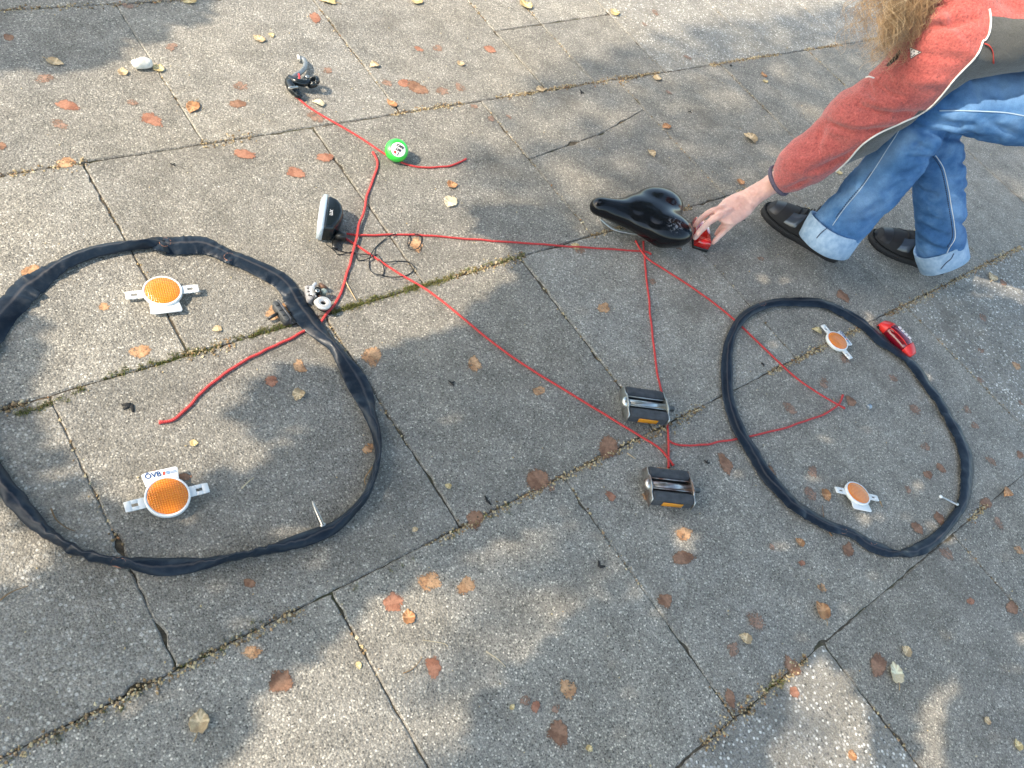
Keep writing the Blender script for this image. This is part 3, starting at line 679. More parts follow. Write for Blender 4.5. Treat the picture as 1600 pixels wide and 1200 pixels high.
def clamp():
    root = small('cable_clamp', (500, 468), 'silver brake cable clamp with a round eye beside the left inner tube', 'brake part')
    f = lambda pts: [rel(root, Z(u, v, z)) for u, v, z in pts]
    al = simple_noise('pale_alloy', (.55, .54, .52), (.70, .69, .67), 100, .35, .15, .001, .5)
    m = MB(); cc = rel(root, Z(505, 474, .022)); t = [cc+np.array([.0105*math.cos(a), .0105*math.sin(a), 0]) for a in np.linspace(0, 6.283, 25)[:-1]]
    m.sweep(t, .0058, .0055, n=12, closed=True); m.sweep(cat(f([(499,469,.02),(494,472,.02),(497,477,.02)]), 4), .005, n=10); m.build('eye', al, root)
    m = MB(); m.sweep(cat(f([(493,443,.014),(488,450,.018),(489,459,.018),(493,465,.016)]), 5), [.004]*5+[.007]*7+[.004]*4, .004, n=12); m.build('bracket', al, root)
    m = MB(); m.lathe([(.004, -.012), (.0065, -.011), (.0065, .004), (.0045, .005), (.003, .003)], 18, TX(*rel(root, Z(496, 454, .022)))); m.build('bolt', MATS['black_gloss'], root)
    m = MB(); m.lathe([(.002, 0), (.0045, .0002), (.0045, .001), (.0025, .0015)], 16, TX(*rel(root, Z(496, 454, .027)))); m.build('bolt_head', steel, root)
    m = MB(); m.lathe([(.003, -.006), (.006, -.005), (.006, .004), (.003, .006)], 16, TX(*rel(root, Z(506, 456, .015)))); m.build('nut', mat('green_grey', (.33, .38, .33), .4, .3), root)
    m = MB(); m.lathe([(.012, -.003), (.0125, 0), (.0125, .006), (.011, .008)], 20, TX(*rel(root, Z(505, 478, .006)))); m.build('washer', MATS['black_plastic'], root)
    m = MB(); m.sweep(cat(f([(497,460,.012),(501,466,.010),(500,472,.010)]), 4), .004, n=8); m.sweep(f([(500,445,.008),(508,450,.012)]), .005, n=10); m.build('link', simple_noise('rusty', (.12, .07, .05), (.25, .15, .10), 90, .6, .2, .001, .4), root)
clamp()

# ================================================================== SADDLE
def saddle():
    zt = .055; nose = Z(927, 321, .062); back = Z(1068, 342, .062); d = back-nose; rz = math.atan2(d[1], d[0]); Ltot = .262
    root = empty('saddle', (nose[0], nose[1], 0), rz, 'shiny black bicycle saddle with a worn patch near its broad rear', 'saddle')
    def ell(c, ax_, n=28, tilt=0.0):
        vs = []; fs = []
        for i in range(n+1):
            p_ = math.pi*i/n; 
            for j in range(n):
                q_ = 2*math.pi*j/n; x, y, z = ax_[0]*math.cos(p_), ax_[1]*math.sin(p_)*math.cos(q_), ax_[2]*math.sin(p_)*math.sin(q_)
                ca, sa = math.cos(tilt), math.sin(tilt); vs.append((c[0]+x*ca-y*sa, c[1]+x*sa+y*ca, c[2]+z))
        for i in range(n):
            for j in range(n): l = (j+1) % n; fs.append((i*n+j, i*n+l, (i+1)*n+l, (i+1)*n+j))
        return vs, fs
    nosep = cat([(.018, 0, .058), (.06, 0, .057), (.11, 0, .056), (.16, 0, .056)], 6)
    k_ = np.linspace(0, 1, len(nosep))
    prt = [capsule(nosep, np.interp(k_, [0, .4, .7, 1], [.0235, .0265, .036, .050]), 24, (0, 0, 1), np.interp(k_, [0, .5, 1], [.0240, .0250, .030])),
           ell((.190, .040, .058), (.070, .050, .037), 28, .14), ell((.190, -.040, .058), (.070, .050, .037), 28, -.14), ell((.158, 0, .055), (.086, .066, .037)), ell((.205, 0, .050), (.045, .075, .028))]
    for sg in (-1, 1):
        prt.append(capsule([(.04, sg*.004, .054), (.09, sg*.010, .053), (.135, sg*.022, .053), (.18, sg*.040, .054)], [.022, .027, .034, .044], 24, (0, 0, 1), [.022, .026, .031, .034]))
        prt.append(capsule([(.06, sg*.004, .044), (.12, sg*.016, .042), (.18, sg*.050, .042), (.225, sg*.048, .044)], [.020, .024, .038, .030], 20, (0, 0, 1), [.016, .018, .022, .022]))
    V, Fc = fuse(prt, .0035, 75, .5)
    low_ = V[:, 2] < .040; V[low_, 2] = .040+(V[low_, 2]-.040)*1.35; V[:, 2] = np.maximum(V[:, 2], .014)
    V = V*np.array([1.05, 1.06, 1.06])+np.array([-.006, 0, .000])
    m = mat('saddle_vinyl', (.004, .005, .007), .17, 0, **{'Coat Weight': .25, 'Coat Roughness': .08, 'Specular IOR Level': .25}); g = NG(m); a = g.noise(420, 3); b = g.noise(14, 3)
    wv = g.n('ShaderNodeVectorMath', operation='DISTANCE'); g.l(g.co(), wv.inputs[0]); wv.inputs[1].default_value = (.195, -.062, .09)
    worn = g.math('MULTIPLY', g.ramp(wv.outputs['Value'], [(.010, (1, 1, 1)), (.026, (0, 0, 0))]), g.ramp(g.noise(170, 5, .7).outputs[0], [(.52, (0, 0, 0)), (.6, (1, 1, 1))]))
    g.base(g.mix(worn, (.004, .005, .007), (.22, .23, .25))); g.bump(g.math('ADD', a.outputs[0], b.outputs[0]), .05, .001)
    o = obj('cover', V, Fc, m, root); pass
    r = MB()
    for s in (-1, 1):
        r.sweep(cat([(.03, s*.008, .030), (.07, s*.018, .012), (.12, s*.016, .0045), (.19, s*.016, .0045), (.225, s*.035, .025), (.235, s*.04, .04)], 5), .0038, n=10)
    r.build('rails', steel, root)
    c = MB(); c.prism([(.215, -.065), (.24, -.055), (.24, .055), (.215, .065)], .018, .034, .004); c.build('base_shell', MATS['black_plastic'], root)
saddle()

# ================================================================== REAR LIGHTS
red_m = mat('red_lens', (.55, .008, .006), .12, 0, **{'Coat Weight': 1.0, 'Transmission Weight': .15})
def rear_light_flat():
    c = Z(1091, 372, .0); rz = yaw(1094, 348, 1088, 394, .03)+math.radians(9)
    root = empty('rear_light', tuple(c), rz, 'flat red rectangular rear light under the fingertips beside the saddle', 'rear light', 'red rear lights')
    m = MB(); m.prism([(-.046, -.020), (.046, -.020), (.046, .020), (-.046, .020)], .003, .030, .003); m.build('lens', red_m, root)
    b = MB(); b.prism([(-.048, -.021), (.048, -.021), (.048, .021), (-.048, .021)], 0, .009, .001); b.build('base', MATS['black_plastic'], root)
    r = MB(); r.box(.0015, .036, .001, (.031, 0, .0302), .0002); r.box(.0015, .036, .001, (.036, 0, .0302), .0002); r.box(.066, .0015, .001, (-.004, -.0155, .0302), .0002); r.build('lens_rib', mat('red_highlight', (.8, .12, .08), .2), root)
rear_light_flat()
def rear_light_curved():
    c = Z(1398, 533, 0); rz = yaw(1379, 510, 1420, 553, .02)
    root = empty('rear_light', tuple(c), rz, 'curved red rear light with dark centre leaning against the right inner tube', 'rear light', 'red rear lights')
    L = .058
    def section(x0, x1, w0, w1, n=10, hgt=.034):
        V = []; Fc = []
        for i in range(n+1):
            x = x0+(x1-x0)*i/n; k = x/L; h = hgt*(1-.55*abs(k)**2.6); w_ = .0215*(1-.28*abs(k)**3)
            for y, z in ((-w_, .003), (-w_*1.02, h*.55), (-w_*.72, h*.93), (-w_*.35, h), (w_*.35, h), (w_*.72, h*.93), (w_*1.02, h*.55), (w_, .003)): V.append((x, y, z))
        for i in range(n):
            for j in range(7): a = i*8+j; Fc.append((a, a+1, a+9, a+8))
        Fc.append(tuple(range(7, -1, -1))); Fc.append(tuple(n*8+j for j in range(8))); return V, Fc
    redp = mat('red_plastic_bright', (.72, .025, .02), .3)
    for s in (-1, 1):
        V, Fc = section(s*L*.56, s*L, 0, 0)
        if s < 0: Fc = [f[::-1] for f in Fc]
        e = MB(); e.add(V, Fc); e.build('end_cap', redp, root)
    V, Fc = section(-L*.56, L*.56, 0, 0, 12, .0325); e = MB(); e.add(V, Fc); lo = e.build('lens', mat('dark_red_lens', (.16, .003, .012), .07, 0, **{'Coat Weight': 1.0}), root)
    r = MB()
    for y in (-.0165,): r.sweep([(x, y, .034*(1-.55*abs(x/L)**2.6)*.93) for x in np.linspace(-L*.55, L*.55, 9)], .0012, n=8)
    r.build('rim', redp, root)
    k = MB()
    for x in (-.018, -.006, .006, .018): k.box(.009, .010, .001, (x, .010, .0322), .0004)
    k.build('reflector_strip', mat('pale_reflector', (.75, .62, .60), .15), root)
    b = MB(); b.prism([(-L*.98, -.018), (L*.98, -.018), (L*.98, .018), (-L*.98, .018)], 0, .008, .001); b.build('base', MATS['black_plastic'], root)
rear_light_curved()

# ================================================================== PEDALS
def tread():
    m = mat('pedal_rubber', (.035, .040, .046), .75); g = NG(m); v = g.n('ShaderNodeTexWave'); v.inputs['Scale'].default_value = 170; v.bands_direction = 'DIAGONAL'; g.l(g.co(), v.inputs['Vector']); n2 = g.noise(60, 3)
    g.base(g.ramp(n2.outputs[0], [(.3, (.028, .033, .040)), (.7, (.065, .072, .082))])); g.bump(v.outputs['Fac'], .6, .0012); return m
def pedal(cuv, auv, buv, label, rust):
    c = Z(*cuv, 0); rz = yaw(*auv, *buv, .015); root = empty('pedal', tuple(c), rz, label, 'pedal', 'pair of old rubber block pedals')
    ch = simple_noise('rusty_chrome' if rust else 'worn_chrome', (.20, .10, .07) if rust else (.35, .36, .34), (.55, .57, .55), 35, .3, .2, .001, .9, 5)
    for s in (-1, 1):
        m = MB(); y = s*.0265; hw = .0125
        # hexagonal rubber block
        sec = [(-hw, .010), (-hw*.9, .0265), (-hw*.45, .031), (hw*.45, .031), (hw*.9, .0265), (hw, .010), (hw*.6, .004), (-hw*.6, .004)]
        V = []; Fc = []; X = [-.044, -.041, .041, .044]; S = [.86, 1, 1, .86]
        for x, k in zip(X, S):
            for a, z in sec: V.append((x, y+a*k, .0175+(z-.0175)*k))
        for i in range(3):
            for j in range(8): q = (j+1) % 8; Fc.append((i*8+j, i*8+q, (i+1)*8+q, (i+1)*8+j))
        Fc.append(tuple(range(7, -1, -1))); Fc.append(tuple(24+j for j in range(8))); m.add(V, Fc); blk = m.build('rubber_block', tread(), root, smooth=False)
        a = MB(); a.prism([(-.022, -.006), (.022, -.006), (.022, .006), (-.022, .006)], 0, .0022, .0006, TX(0, y+s*(hw-.0006), .0175) @ Matrix.Rotation(math.radians(-90*s), 4, 'X')); a.build('amber_reflector', mat('amber', (.60, .24, .01), .2, 0, **{'Coat Weight': .8}), blk)
        g2 = MB(); g2.box(.086, .0020, .003, (0, y-s*.0150, .028), .0005); g2.build('inner_rail', ch, root)
    t = MB(); t.sweep([(-.046, 0, .019), (.046, 0, .019)], .0095, n=20); t.build('axle_tube', ch, root)
    for s in (-1, 1):
        p = MB(); V = [(-.042, .006), (-.036, .028), (-.020, .029), (-.012, .034), (.012, .034), (.020, .029), (.036, .028), (.042, .006), (.014, .002), (-.014, .002)]
        T = TX(s*.0465, 0, 0) @ Matrix(((0, 0, 1, 0), (1, 0, 0, 0), (0, 1, 0, 0), (0, 0, 0, 1)))
        p.prism(V, -.0012, .0012, .0004, T); p.lathe([(.013, -.003), (.014, 0), (.012, .005), (.008, .0085), (.002, .010)] if s < 0 else [(.008, -.002), (.010, 0), (.010, .004), (.006, .006)], 20, TX(s*.0475, 0, .019) @ Matrix.Rotation(math.radians(90*s), 4, 'Y')); p.build('end_plate', ch, root)
    n = MB(); n.sweep([(.047, 0, .019), (.055, 0, .019), (.056, 0, .019), (.066, 0, .019), (.068, 0, .019)], [.0085, .0085, .0065, .0065, .005], n=14); n.build('spindle', simple_noise('dark_steel', (.05, .055, .06), (.12, .12, .12), 60, .5, .2, .001, .7), root)
pedal((1002, 641), (970, 628), (1031, 636), 'upper black rubber block pedal with clean metal middle, its threaded end at right', False)
pedal((1039, 768), (1005, 756), (1067, 763), 'lower black rubber block pedal with rusty metal plate and axle', True)

# ================================================================== SMALL LOOSE THINGS
def blob(name, uv, r, sc_, m, label, catg, seed=0, z=None, group=None):
    bm = bmesh.new(); bmesh.ops.create_icosphere(bm, subdivisions=3, radius=1)
    for v in bm.verts:
        k = 1+.22*noise.noise(v.co*1.4+Vector((seed*3.3, 0, 0))); v.co = Vector((v.co.x*sc_[0], v.co.y*sc_[1], v.co.z*sc_[2]))*k*r
    vs = [tuple(v.co) for v in bm.verts]; fs = [tuple(v.index for v in f.verts) for f in bm.faces]; bm.free()
    lo = min(v[2] for v in vs); o = obj(name, [(a, b, c-lo) for a, b, c in vs], fs, m); o.location = Z(*uv, 0); return tag(o, label, catg, group)
blob('pebble', (223, 105), .019, (1.25, .75, .6), simple_noise('white_stone', (.60, .58, .50), (.78, .76, .70), 60, .8, .3, .002), 'white oval pebble beside a pale leaf at upper left', 'pebble', 1)
o = MB(); o.lathe([(.0052, 0), (.006, .001), (.006, .009), (.0045, .010), (.004, .006)], 14, RX(80, 'Y')); o.box(.006, .004, .004, (.009, .002, .002), .0005); cap = o.build('metal_cap', simple_noise('grey_metal', (.25, .30, .36), (.45, .5, .55), 100, .35, .1, .001, .7)); cap.location = Z(1356, 637, .004); tag(cap, 'tiny grey metal cap beside the crossed cord ends in the right inner tube', 'metal cap')
blk_m = mat('black_scrap', (.012, .012, .012), .8)
def scrap(uv, s, label, seed):
    random.seed(seed); m = MB()
    for k in range(3):
        a = random.uniform(0, 6.28); p = np.array([math.cos(a), math.sin(a), 0])*s; m.sweep([(0, 0, .0015), tuple(p*.5+np.array([0, 0, .002])), tuple(p+np.array([0, 0, .001]))], [s*.28, s*.2, s*.12], .0012, n=6)
    o = m.build('dark_scrap', blk_m); o.location = Z(*uv, 0); tag(o, label, 'dark scrap')
for uv, s, l in [((936,886), .012, 'black three pointed scrap on the slab below the lower pedal'), ((705,599), .008, 'small black scrap between the two inner tubes'), ((1104,724), .008, 'black scrap right of the lower pedal'), ((761,783), .011, 'dark smudge like scrap beside the joint below centre'), ((1193,570), .007, 'black scrap left of the slanting cord inside the right inner tube'), ((270,258), .006, 'tiny black scrap right of the brown leaf at left'), ((1140,102), .009, 'small black scrap near the top joint left of the hair'), ((908,144), .010, 'black scrap in the joint right of the tan leaf at top centre'), ((1078,175), .007, 'black scrap on the slab above the saddle'), ((1163,345), .006, 'tiny black scrap between the hand and the shoe'), ((205,633), .015, 'dark twig like scrap above the joint in the left inner tube')]:
    scrap(uv, s, l, int(uv[0]))
random.seed(11)
def twig(pts, label, r=.0009, c=(.22, .14, .07)):
    P = cat([Z(u, v, .003) for u, v in pts], 6); m = MB(); m.sweep(P, np.linspace(r*1.5, r*.6, len(P)), n=6); tag(m.build('twig', mat('twig_%d' % int(c[0]*100), c, .9)), label, 'twig')
twig([(80,795),(88,812),(105,825),(118,830)], 'thin curved twig in the shaded part of the left inner tube')
twig([(378,763),(388,753),(397,746)], 'short pale stalk right of the printed reflector', .0011, (.5, .42, .28))
twig([(760,1018),(778,1030),(790,1042)], 'pale straw stalk below centre on the slab', .0008, (.5, .42, .28))
twig([(630,1052),(645,1045),(660,1028)], 'fine brown stalk left of the salmon leaf at bottom centre', .0007)
twig([(588,722),(578,735),(570,748),(571,757)], 'thin branched stalk inside the right side of left inner tube', .0009, (.35, .22, .10))
twig([(1300,838),(1290,820),(1287,806),(1285,790)], 'thin brown stalk hanging from the orange leaf beside the lower right reflector', .0009, (.25, .14, .07))
twig([(1375,783),(1379,792)], 'short brown stalk beside the arm of the lower right reflector', .0012, (.35, .2, .1))
twig([(0,938),(18,925),(45,915)], 'thin twig on the slab at the left edge', .0009)
twig([(540,440),(550,458),(557,470)], 'dry pale stalk beside the thick red cord', .0010, (.55, .40, .22))
twig([(980,708),(993,717)], 'pale leaf stalk on the joint left of the pedals', .0010, (.55, .45, .25))
twig([(700,1010),(692,1005),(660,1000)], 'faint pale stalk below the salmon leaf', .0006, (.45, .38, .25))

# ------------------------------------------------------------------ leaves
def leaf_mat(name, c1, c2, c3, lacy):
    lacy = lacy-.14 if lacy else 0
    if name in MATS: return MATS[name]
    m = mat(name, rough=.75); g = NG(m)
    oi = g.n('ShaderNodeObjectInfo'); va = g.n('ShaderNodeVectorMath', operation='ADD'); g.l(g.co(), va.inputs[0])
    cx = g.n('ShaderNodeCombineXYZ'); g.l(g.math('MULTIPLY', oi.outputs['Random'], 37.0), cx.inputs[0]); g.l(cx.outputs[0], va.inputs[1]); vec = va.outputs[0]
    a = g.noise(60, 5, .7, vec); b = g.noise(260, 4, .7, vec)
    c = g.ramp(a.outputs[0], [(.3, c1), (.52, c2), (.72, c3)])
    vein = g.attr('vein'); c = g.mix(g.math('MULTIPLY', vein, .22 if lacy else .5), c, tuple(min(1, x*1.6+.04) for x in c3))
    c = g.mix(.5, c, g.ramp(b.outputs[0], [(.3, (.55, .55, .55)), (.7, (1.3, 1.3, 1.3))]), 'MULTIPLY'); g.base(c)
    if lacy:
        edge = g.attr('edge')
        val = g.math('ADD', g.math('MULTIPLY', b.outputs[0], 1.0), g.math('MULTIPLY', a.outputs[0], .7)); val = g.math('SUBTRACT', val, g.math('MULTIPLY', edge, .92))
        al = g.ramp(val, [(lacy-.05, (0, 0, 0)), (lacy+.08, (.96, .96, .96))]); g.l(al, g.b.inputs['Alpha'])
    g.bump(g.math('ADD', a.outputs[0], b.outputs[0]), .5, .0015); return m
LM = {'red': leaf_mat('leaf_pressed_red', (.19, .075, .042), (.32, .135, .078), (.42, .21, .125), .74),
      'brown': leaf_mat('leaf_pressed_brown', (.12, .060, .034), (.22, .110, .062), (.35, .195, .115), .70),
      'faint': leaf_mat('leaf_faint_print', (.18, .105, .070), (.26, .155, .105), (.34, .215, .15), .92),
      'skel': leaf_mat('leaf_skeleton', (.17, .085, .042), (.42, .225, .11), (.62, .39, .21), .84),
      'tan': leaf_mat('leaf_dry_tan', (.30, .19, .10), (.46, .33, .18), (.58, .45, .27), 0),
      'orange': leaf_mat('leaf_dry_orange', (.20, .090, .035), (.36, .17, .07), (.47, .25, .11), 0),
      'yellow': leaf_mat('leaf_dry_yellow', (.36, .25, .09), (.50, .38, .17), (.60, .49, .27), 0),
      'cream': leaf_mat('leaf_dry_cream', (.50, .40, .24), (.62, .52, .34), (.70, .60, .42), 0)}
def leaf(u, v, rpx, kind, rot=0, asp=1.0, curl=None, seed=0):
    p = Z(u, v, 0); sc1 = proj(p)[2]/F; r = rpx*sc1*1.22; r *= 1.38 if kind in ('red', 'brown', 'faint', 'skel') else .88; flat = kind in ('red', 'brown', 'faint', 'skel')
    rs = random.Random(seed); nr, na = 7, 44; V = [(0, 0, 0)]; E = [0.]; vein = [1.]; Fc = []
    curl = (0 if flat else .5) if curl is None else curl
    cx_ = rs.uniform(-1, 1); ph = rs.uniform(0, 6)
    for i in range(1, nr+1):
        q = i/nr
        for k in range(na):
            t = 2*math.pi*k/na
            rad = 1-.12*math.cos(t)                               # heart / oval outline with a point
            rad += (.10 if flat else .28)*math.exp(-(((t+math.pi) % (2*math.pi)-math.pi)/.28)**2)-(.05 if flat else .22)*math.exp(-((t-math.pi)/.35)**2)
            rad *= 1+(.20 if flat else .06)*noise.noise(Vector((math.cos(t)*1.1+seed, math.sin(t)*1.1, seed*.7)))*1.8+(0 if flat else .04*math.sin(t*11+seed))
            x = q*rad*math.cos(t)*r; y = q*rad*math.sin(t)*r*asp
            z = 0
            if curl:
                z = curl*r*(.55*(y/r)**2*(1.2 if asp < .7 else 1)+.35*(x/r)**2*cx_+.10*q*math.sin(3*t+ph)+.07*noise.noise(Vector((x/r*3, y/r*3, seed))))
                x *= 1-.15*curl*q
            V.append((x, y, z)); E.append(max(0, q-.45)/.55); 
            dv = min(abs(((t-a+math.pi) % (2*math.pi))-math.pi) for a in (0, .65, -.65, 1.5, -1.5)); vein.append(1.0 if dv*q < .12 else 0.)
    for k in range(na): Fc.append((0, 1+k, 1+(k+1) % na))
    for i in range(nr-1):
        for k in range(na): l = (k+1) % na; a = 1+i*na; Fc.append((a+k, a+na+k, a+na+l, a+l))
    lo = min(q[2] for q in V); base = .0009+rs.uniform(0, .0006) if flat else .0016
    V = [(x, y, z-lo+base) for x, y, z in V]
    o = obj('leaf', V, Fc, LM[kind]); o.location = p; o.rotation_euler = (0, 0, rot); attr(o, 'edge', E); attr(o, 'vein', vein)
    if not flat:
        so = o.modifiers.new('s', 'SOLIDIFY'); so.thickness = .0005
        if rpx > 11:
            s = MB(); s.sweep([(-r*.85, 0, base+.001), (-r*1.2, r*.05, base+.002), (-r*1.55, r*.18, .002)], .0007, n=6); s.build('stalk', mat('stalk', (.35, .24, .12), .8), o)
    return o
LV = """68 123 16 faint|105 165 14 red|94 195 13 faint|237 188 16 red|268 73 13 faint|206 160 9 faint|371 163 12 brown|378 135 12 faint|462 270 15 red|382 241 16 red|508 246 14 red|102 256 15 skel|492 27 12 red|512 110 10 faint|2 228 8 brown|655 77 8 red|684 75 10 faint|765 77 11 red|605 130 10 faint|630 131 10 red|652 138 15 brown|692 143 12 faint|718 136 11 faint|612 163 9 orange|767 186 8 faint|706 290 8 orange|741 167 6 faint|795 183 6 faint|1074 90 7 faint|1045 145 7 faint|1193 118 6 orange|1024 20 8 faint|1006 38 6 faint|200 10 10 faint|495 184 16 faint|14 60 8 brown
301 168 14 orange|585 103 8 tan|86 98 12 tan|192 113 9 tan|248 108 9 yellow|405 62 9 tan|424 56 5 yellow|512 2 13 yellow|650 2 10 yellow|822 9 11 yellow|960 20 9 yellow|844 140 8 tan|1027 123 8 tan|703 317 12 cream|498 163 9 cream|1173 217 11 tan|1041 198 9 orange|1018 240 8 tan|1157 285 7 orange|899 386 7 yellow|1311 270 6 yellow|720 100 6 tan|296 2 10 yellow|1196 128 5 yellow
944 482 14 skel|740 568 17 skel|582 555 20 skel|843 610 12 skel|651 382 16 skel|433 487 24 skel|468 572 14 skel|53 424 15 skel|165 480 9 skel|219 550 18 skel|424 597 11 red|303 693 6 yellow|466 617 11 tan|574 703 11 skel|392 913 9 brown|438 1065 18 brown|394 1020 15 skel|311 1128 18 tan|614 942 16 red|638 965 11 orange|672 910 22 skel|729 914 18 skel|677 1043 16 red|887 1076 17 skel|868 1108 9 faint|871 1142 18 brown|836 1105 9 red|742 810 15 brown|842 748 20 brown|952 698 20 brown|1070 834 17 skel|1066 872 17 brown|1040 938 12 brown|1014 775 14 skel|1182 970 18 faint|1146 1014 14 faint|1165 998 11 tan|1283 955 14 orange|1285 920 9 skel|1237 1040 15 brown|1140 1090 14 brown|1372 1040 20 brown|1399 1052 16 cream|1416 1018 9 tan|1241 1083 10 red|1325 858 11 brown|1290 774 11 orange|1266 772 14 faint|1268 737 14 faint|1202 737 13 brown|1135 727 16 brown|1236 640 15 faint|1287 600 13 faint|1320 562 13 faint|1276 518 8 yellow|1329 628 11 brown|1395 591 9 faint|1431 640 13 faint|1445 698 12 faint|1550 434 10 tan|1567 442 7 brown|1316 463 12 brown|1536 497 9 faint|1532 548 8 faint|1532 594 9 faint|1588 572 9 skel|1523 665 10 faint|1547 720 11 faint|1510 640 9 faint|1517 940 9 red|1580 950 14 brown|1590 860 9 skel|1560 816 12 faint|1540 785 11 brown|1572 770 10 orange|1470 732 9 brown|1449 742 8 brown|1419 766 9 faint|1468 812 12 brown|1434 826 10 brown|1480 866 15 faint|1542 1126 6 tan|1250 848 8 orange|1253 880 6 red|862 763 8 faint|955 777 9 red|800 1105 5 yellow|648 828 5 tan|1590 1165 8 yellow|920 1170 6 yellow|700 760 5 yellow|240 745 12 brown|290 745 9 brown|1040 700 12 faint|905 390 12 faint|1018 440 8 faint|38 428 8 faint|1060 385 9 faint|1190 405 8 faint|820 1095 10 faint|1593 712 8 brown|1595 630 6 faint|1205 855 7 faint|340 515 7 tan|560 1040 6 yellow|1330 1180 8 orange"""
KN = {'faint': 'faint brown leaf print', 'red': 'reddish brown pressed leaf', 'brown': 'dark brown rotted leaf', 'skel': 'lacy brown leaf skeleton', 'tan': 'curled tan dry leaf', 'orange': 'curled orange brown leaf', 'yellow': 'small yellow dry leaf', 'cream': 'pale cream heart shaped leaf'}
LMK = [('the brake lever', 470, 130), ('the green bell', 620, 232), ('the headlamp', 515, 348), ('the saddle', 1010, 340), ('the white pebble', 225, 103), ('the blank tabbed left reflector', 254, 458), ('the printed left reflector', 262, 776), ('the upper pedal', 1005, 633), ('the lower pedal', 1042, 762), ('the upper right reflector', 1308, 533), ('the lower right reflector', 1340, 772), ('the curved red rear light', 1398, 530), ('the two shoes', 1350, 380), ('the brake pads', 470, 480), ('the bottom left corner', 60, 1150), ('the bottom right corner', 1540, 1150), ('the hanging hair', 1380, 60), ('the left inner tube bottom', 260, 890), ('the right inner tube bottom', 1400, 860), ('the top left picture corner', 30, 30), ('the three pointed scrap', 936, 886), ('the bottom middle', 780, 1180), ('the top middle', 800, 10), ('the right tube right side', 1515, 690), ('the right tube left side', 1137, 600), ('the thin black wires', 610, 400), ('the left tube right side', 590, 690)]
items = [t.split() for line in LV.split('\n') for t in line.split('|')]
seen = {}
ldata = []
for t in items:
    u, v, rr = float(t[0]), float(t[1]), float(t[2]); kind = t[3]
    nm, lu, lv_ = min(LMK, key=lambda q: math.hypot(q[1]-u, q[2]-v)); dx, dy = u-lu, v-lv_; d = math.hypot(dx, dy)
    ang = math.degrees(math.atan2(-dy, dx)) % 360; dirs = ['right of', 'up and right of', 'above', 'up and left of', 'left of', 'down and left of', 'below', 'down and right of'][int((ang+22.5)//45) % 8]
    ldata.append((u, v, rr, kind, f'{dirs} {nm}', d))
ordw = ['nearest', 'second nearest', 'third nearest', 'fourth nearest', 'fifth nearest']
for i, (u, v, rr, kind, where, d) in enumerate(ldata):
    same = sorted([q[5] for q in ldata if q[3] == kind and q[4] == where]); k = same.index(d)
    lab = f'{KN[kind]} {where}' if len(same) == 1 else f'{ordw[k]} {KN[kind]} {where}'
    rs = random.Random(i*7+3); asp = rs.uniform(.62, .95)
    o = leaf(u, v, rr, kind, rs.uniform(0, 6.28), asp, None, i*1.37+1); tag(o, lab, 'leaf', 'fallen leaves on the slabs')
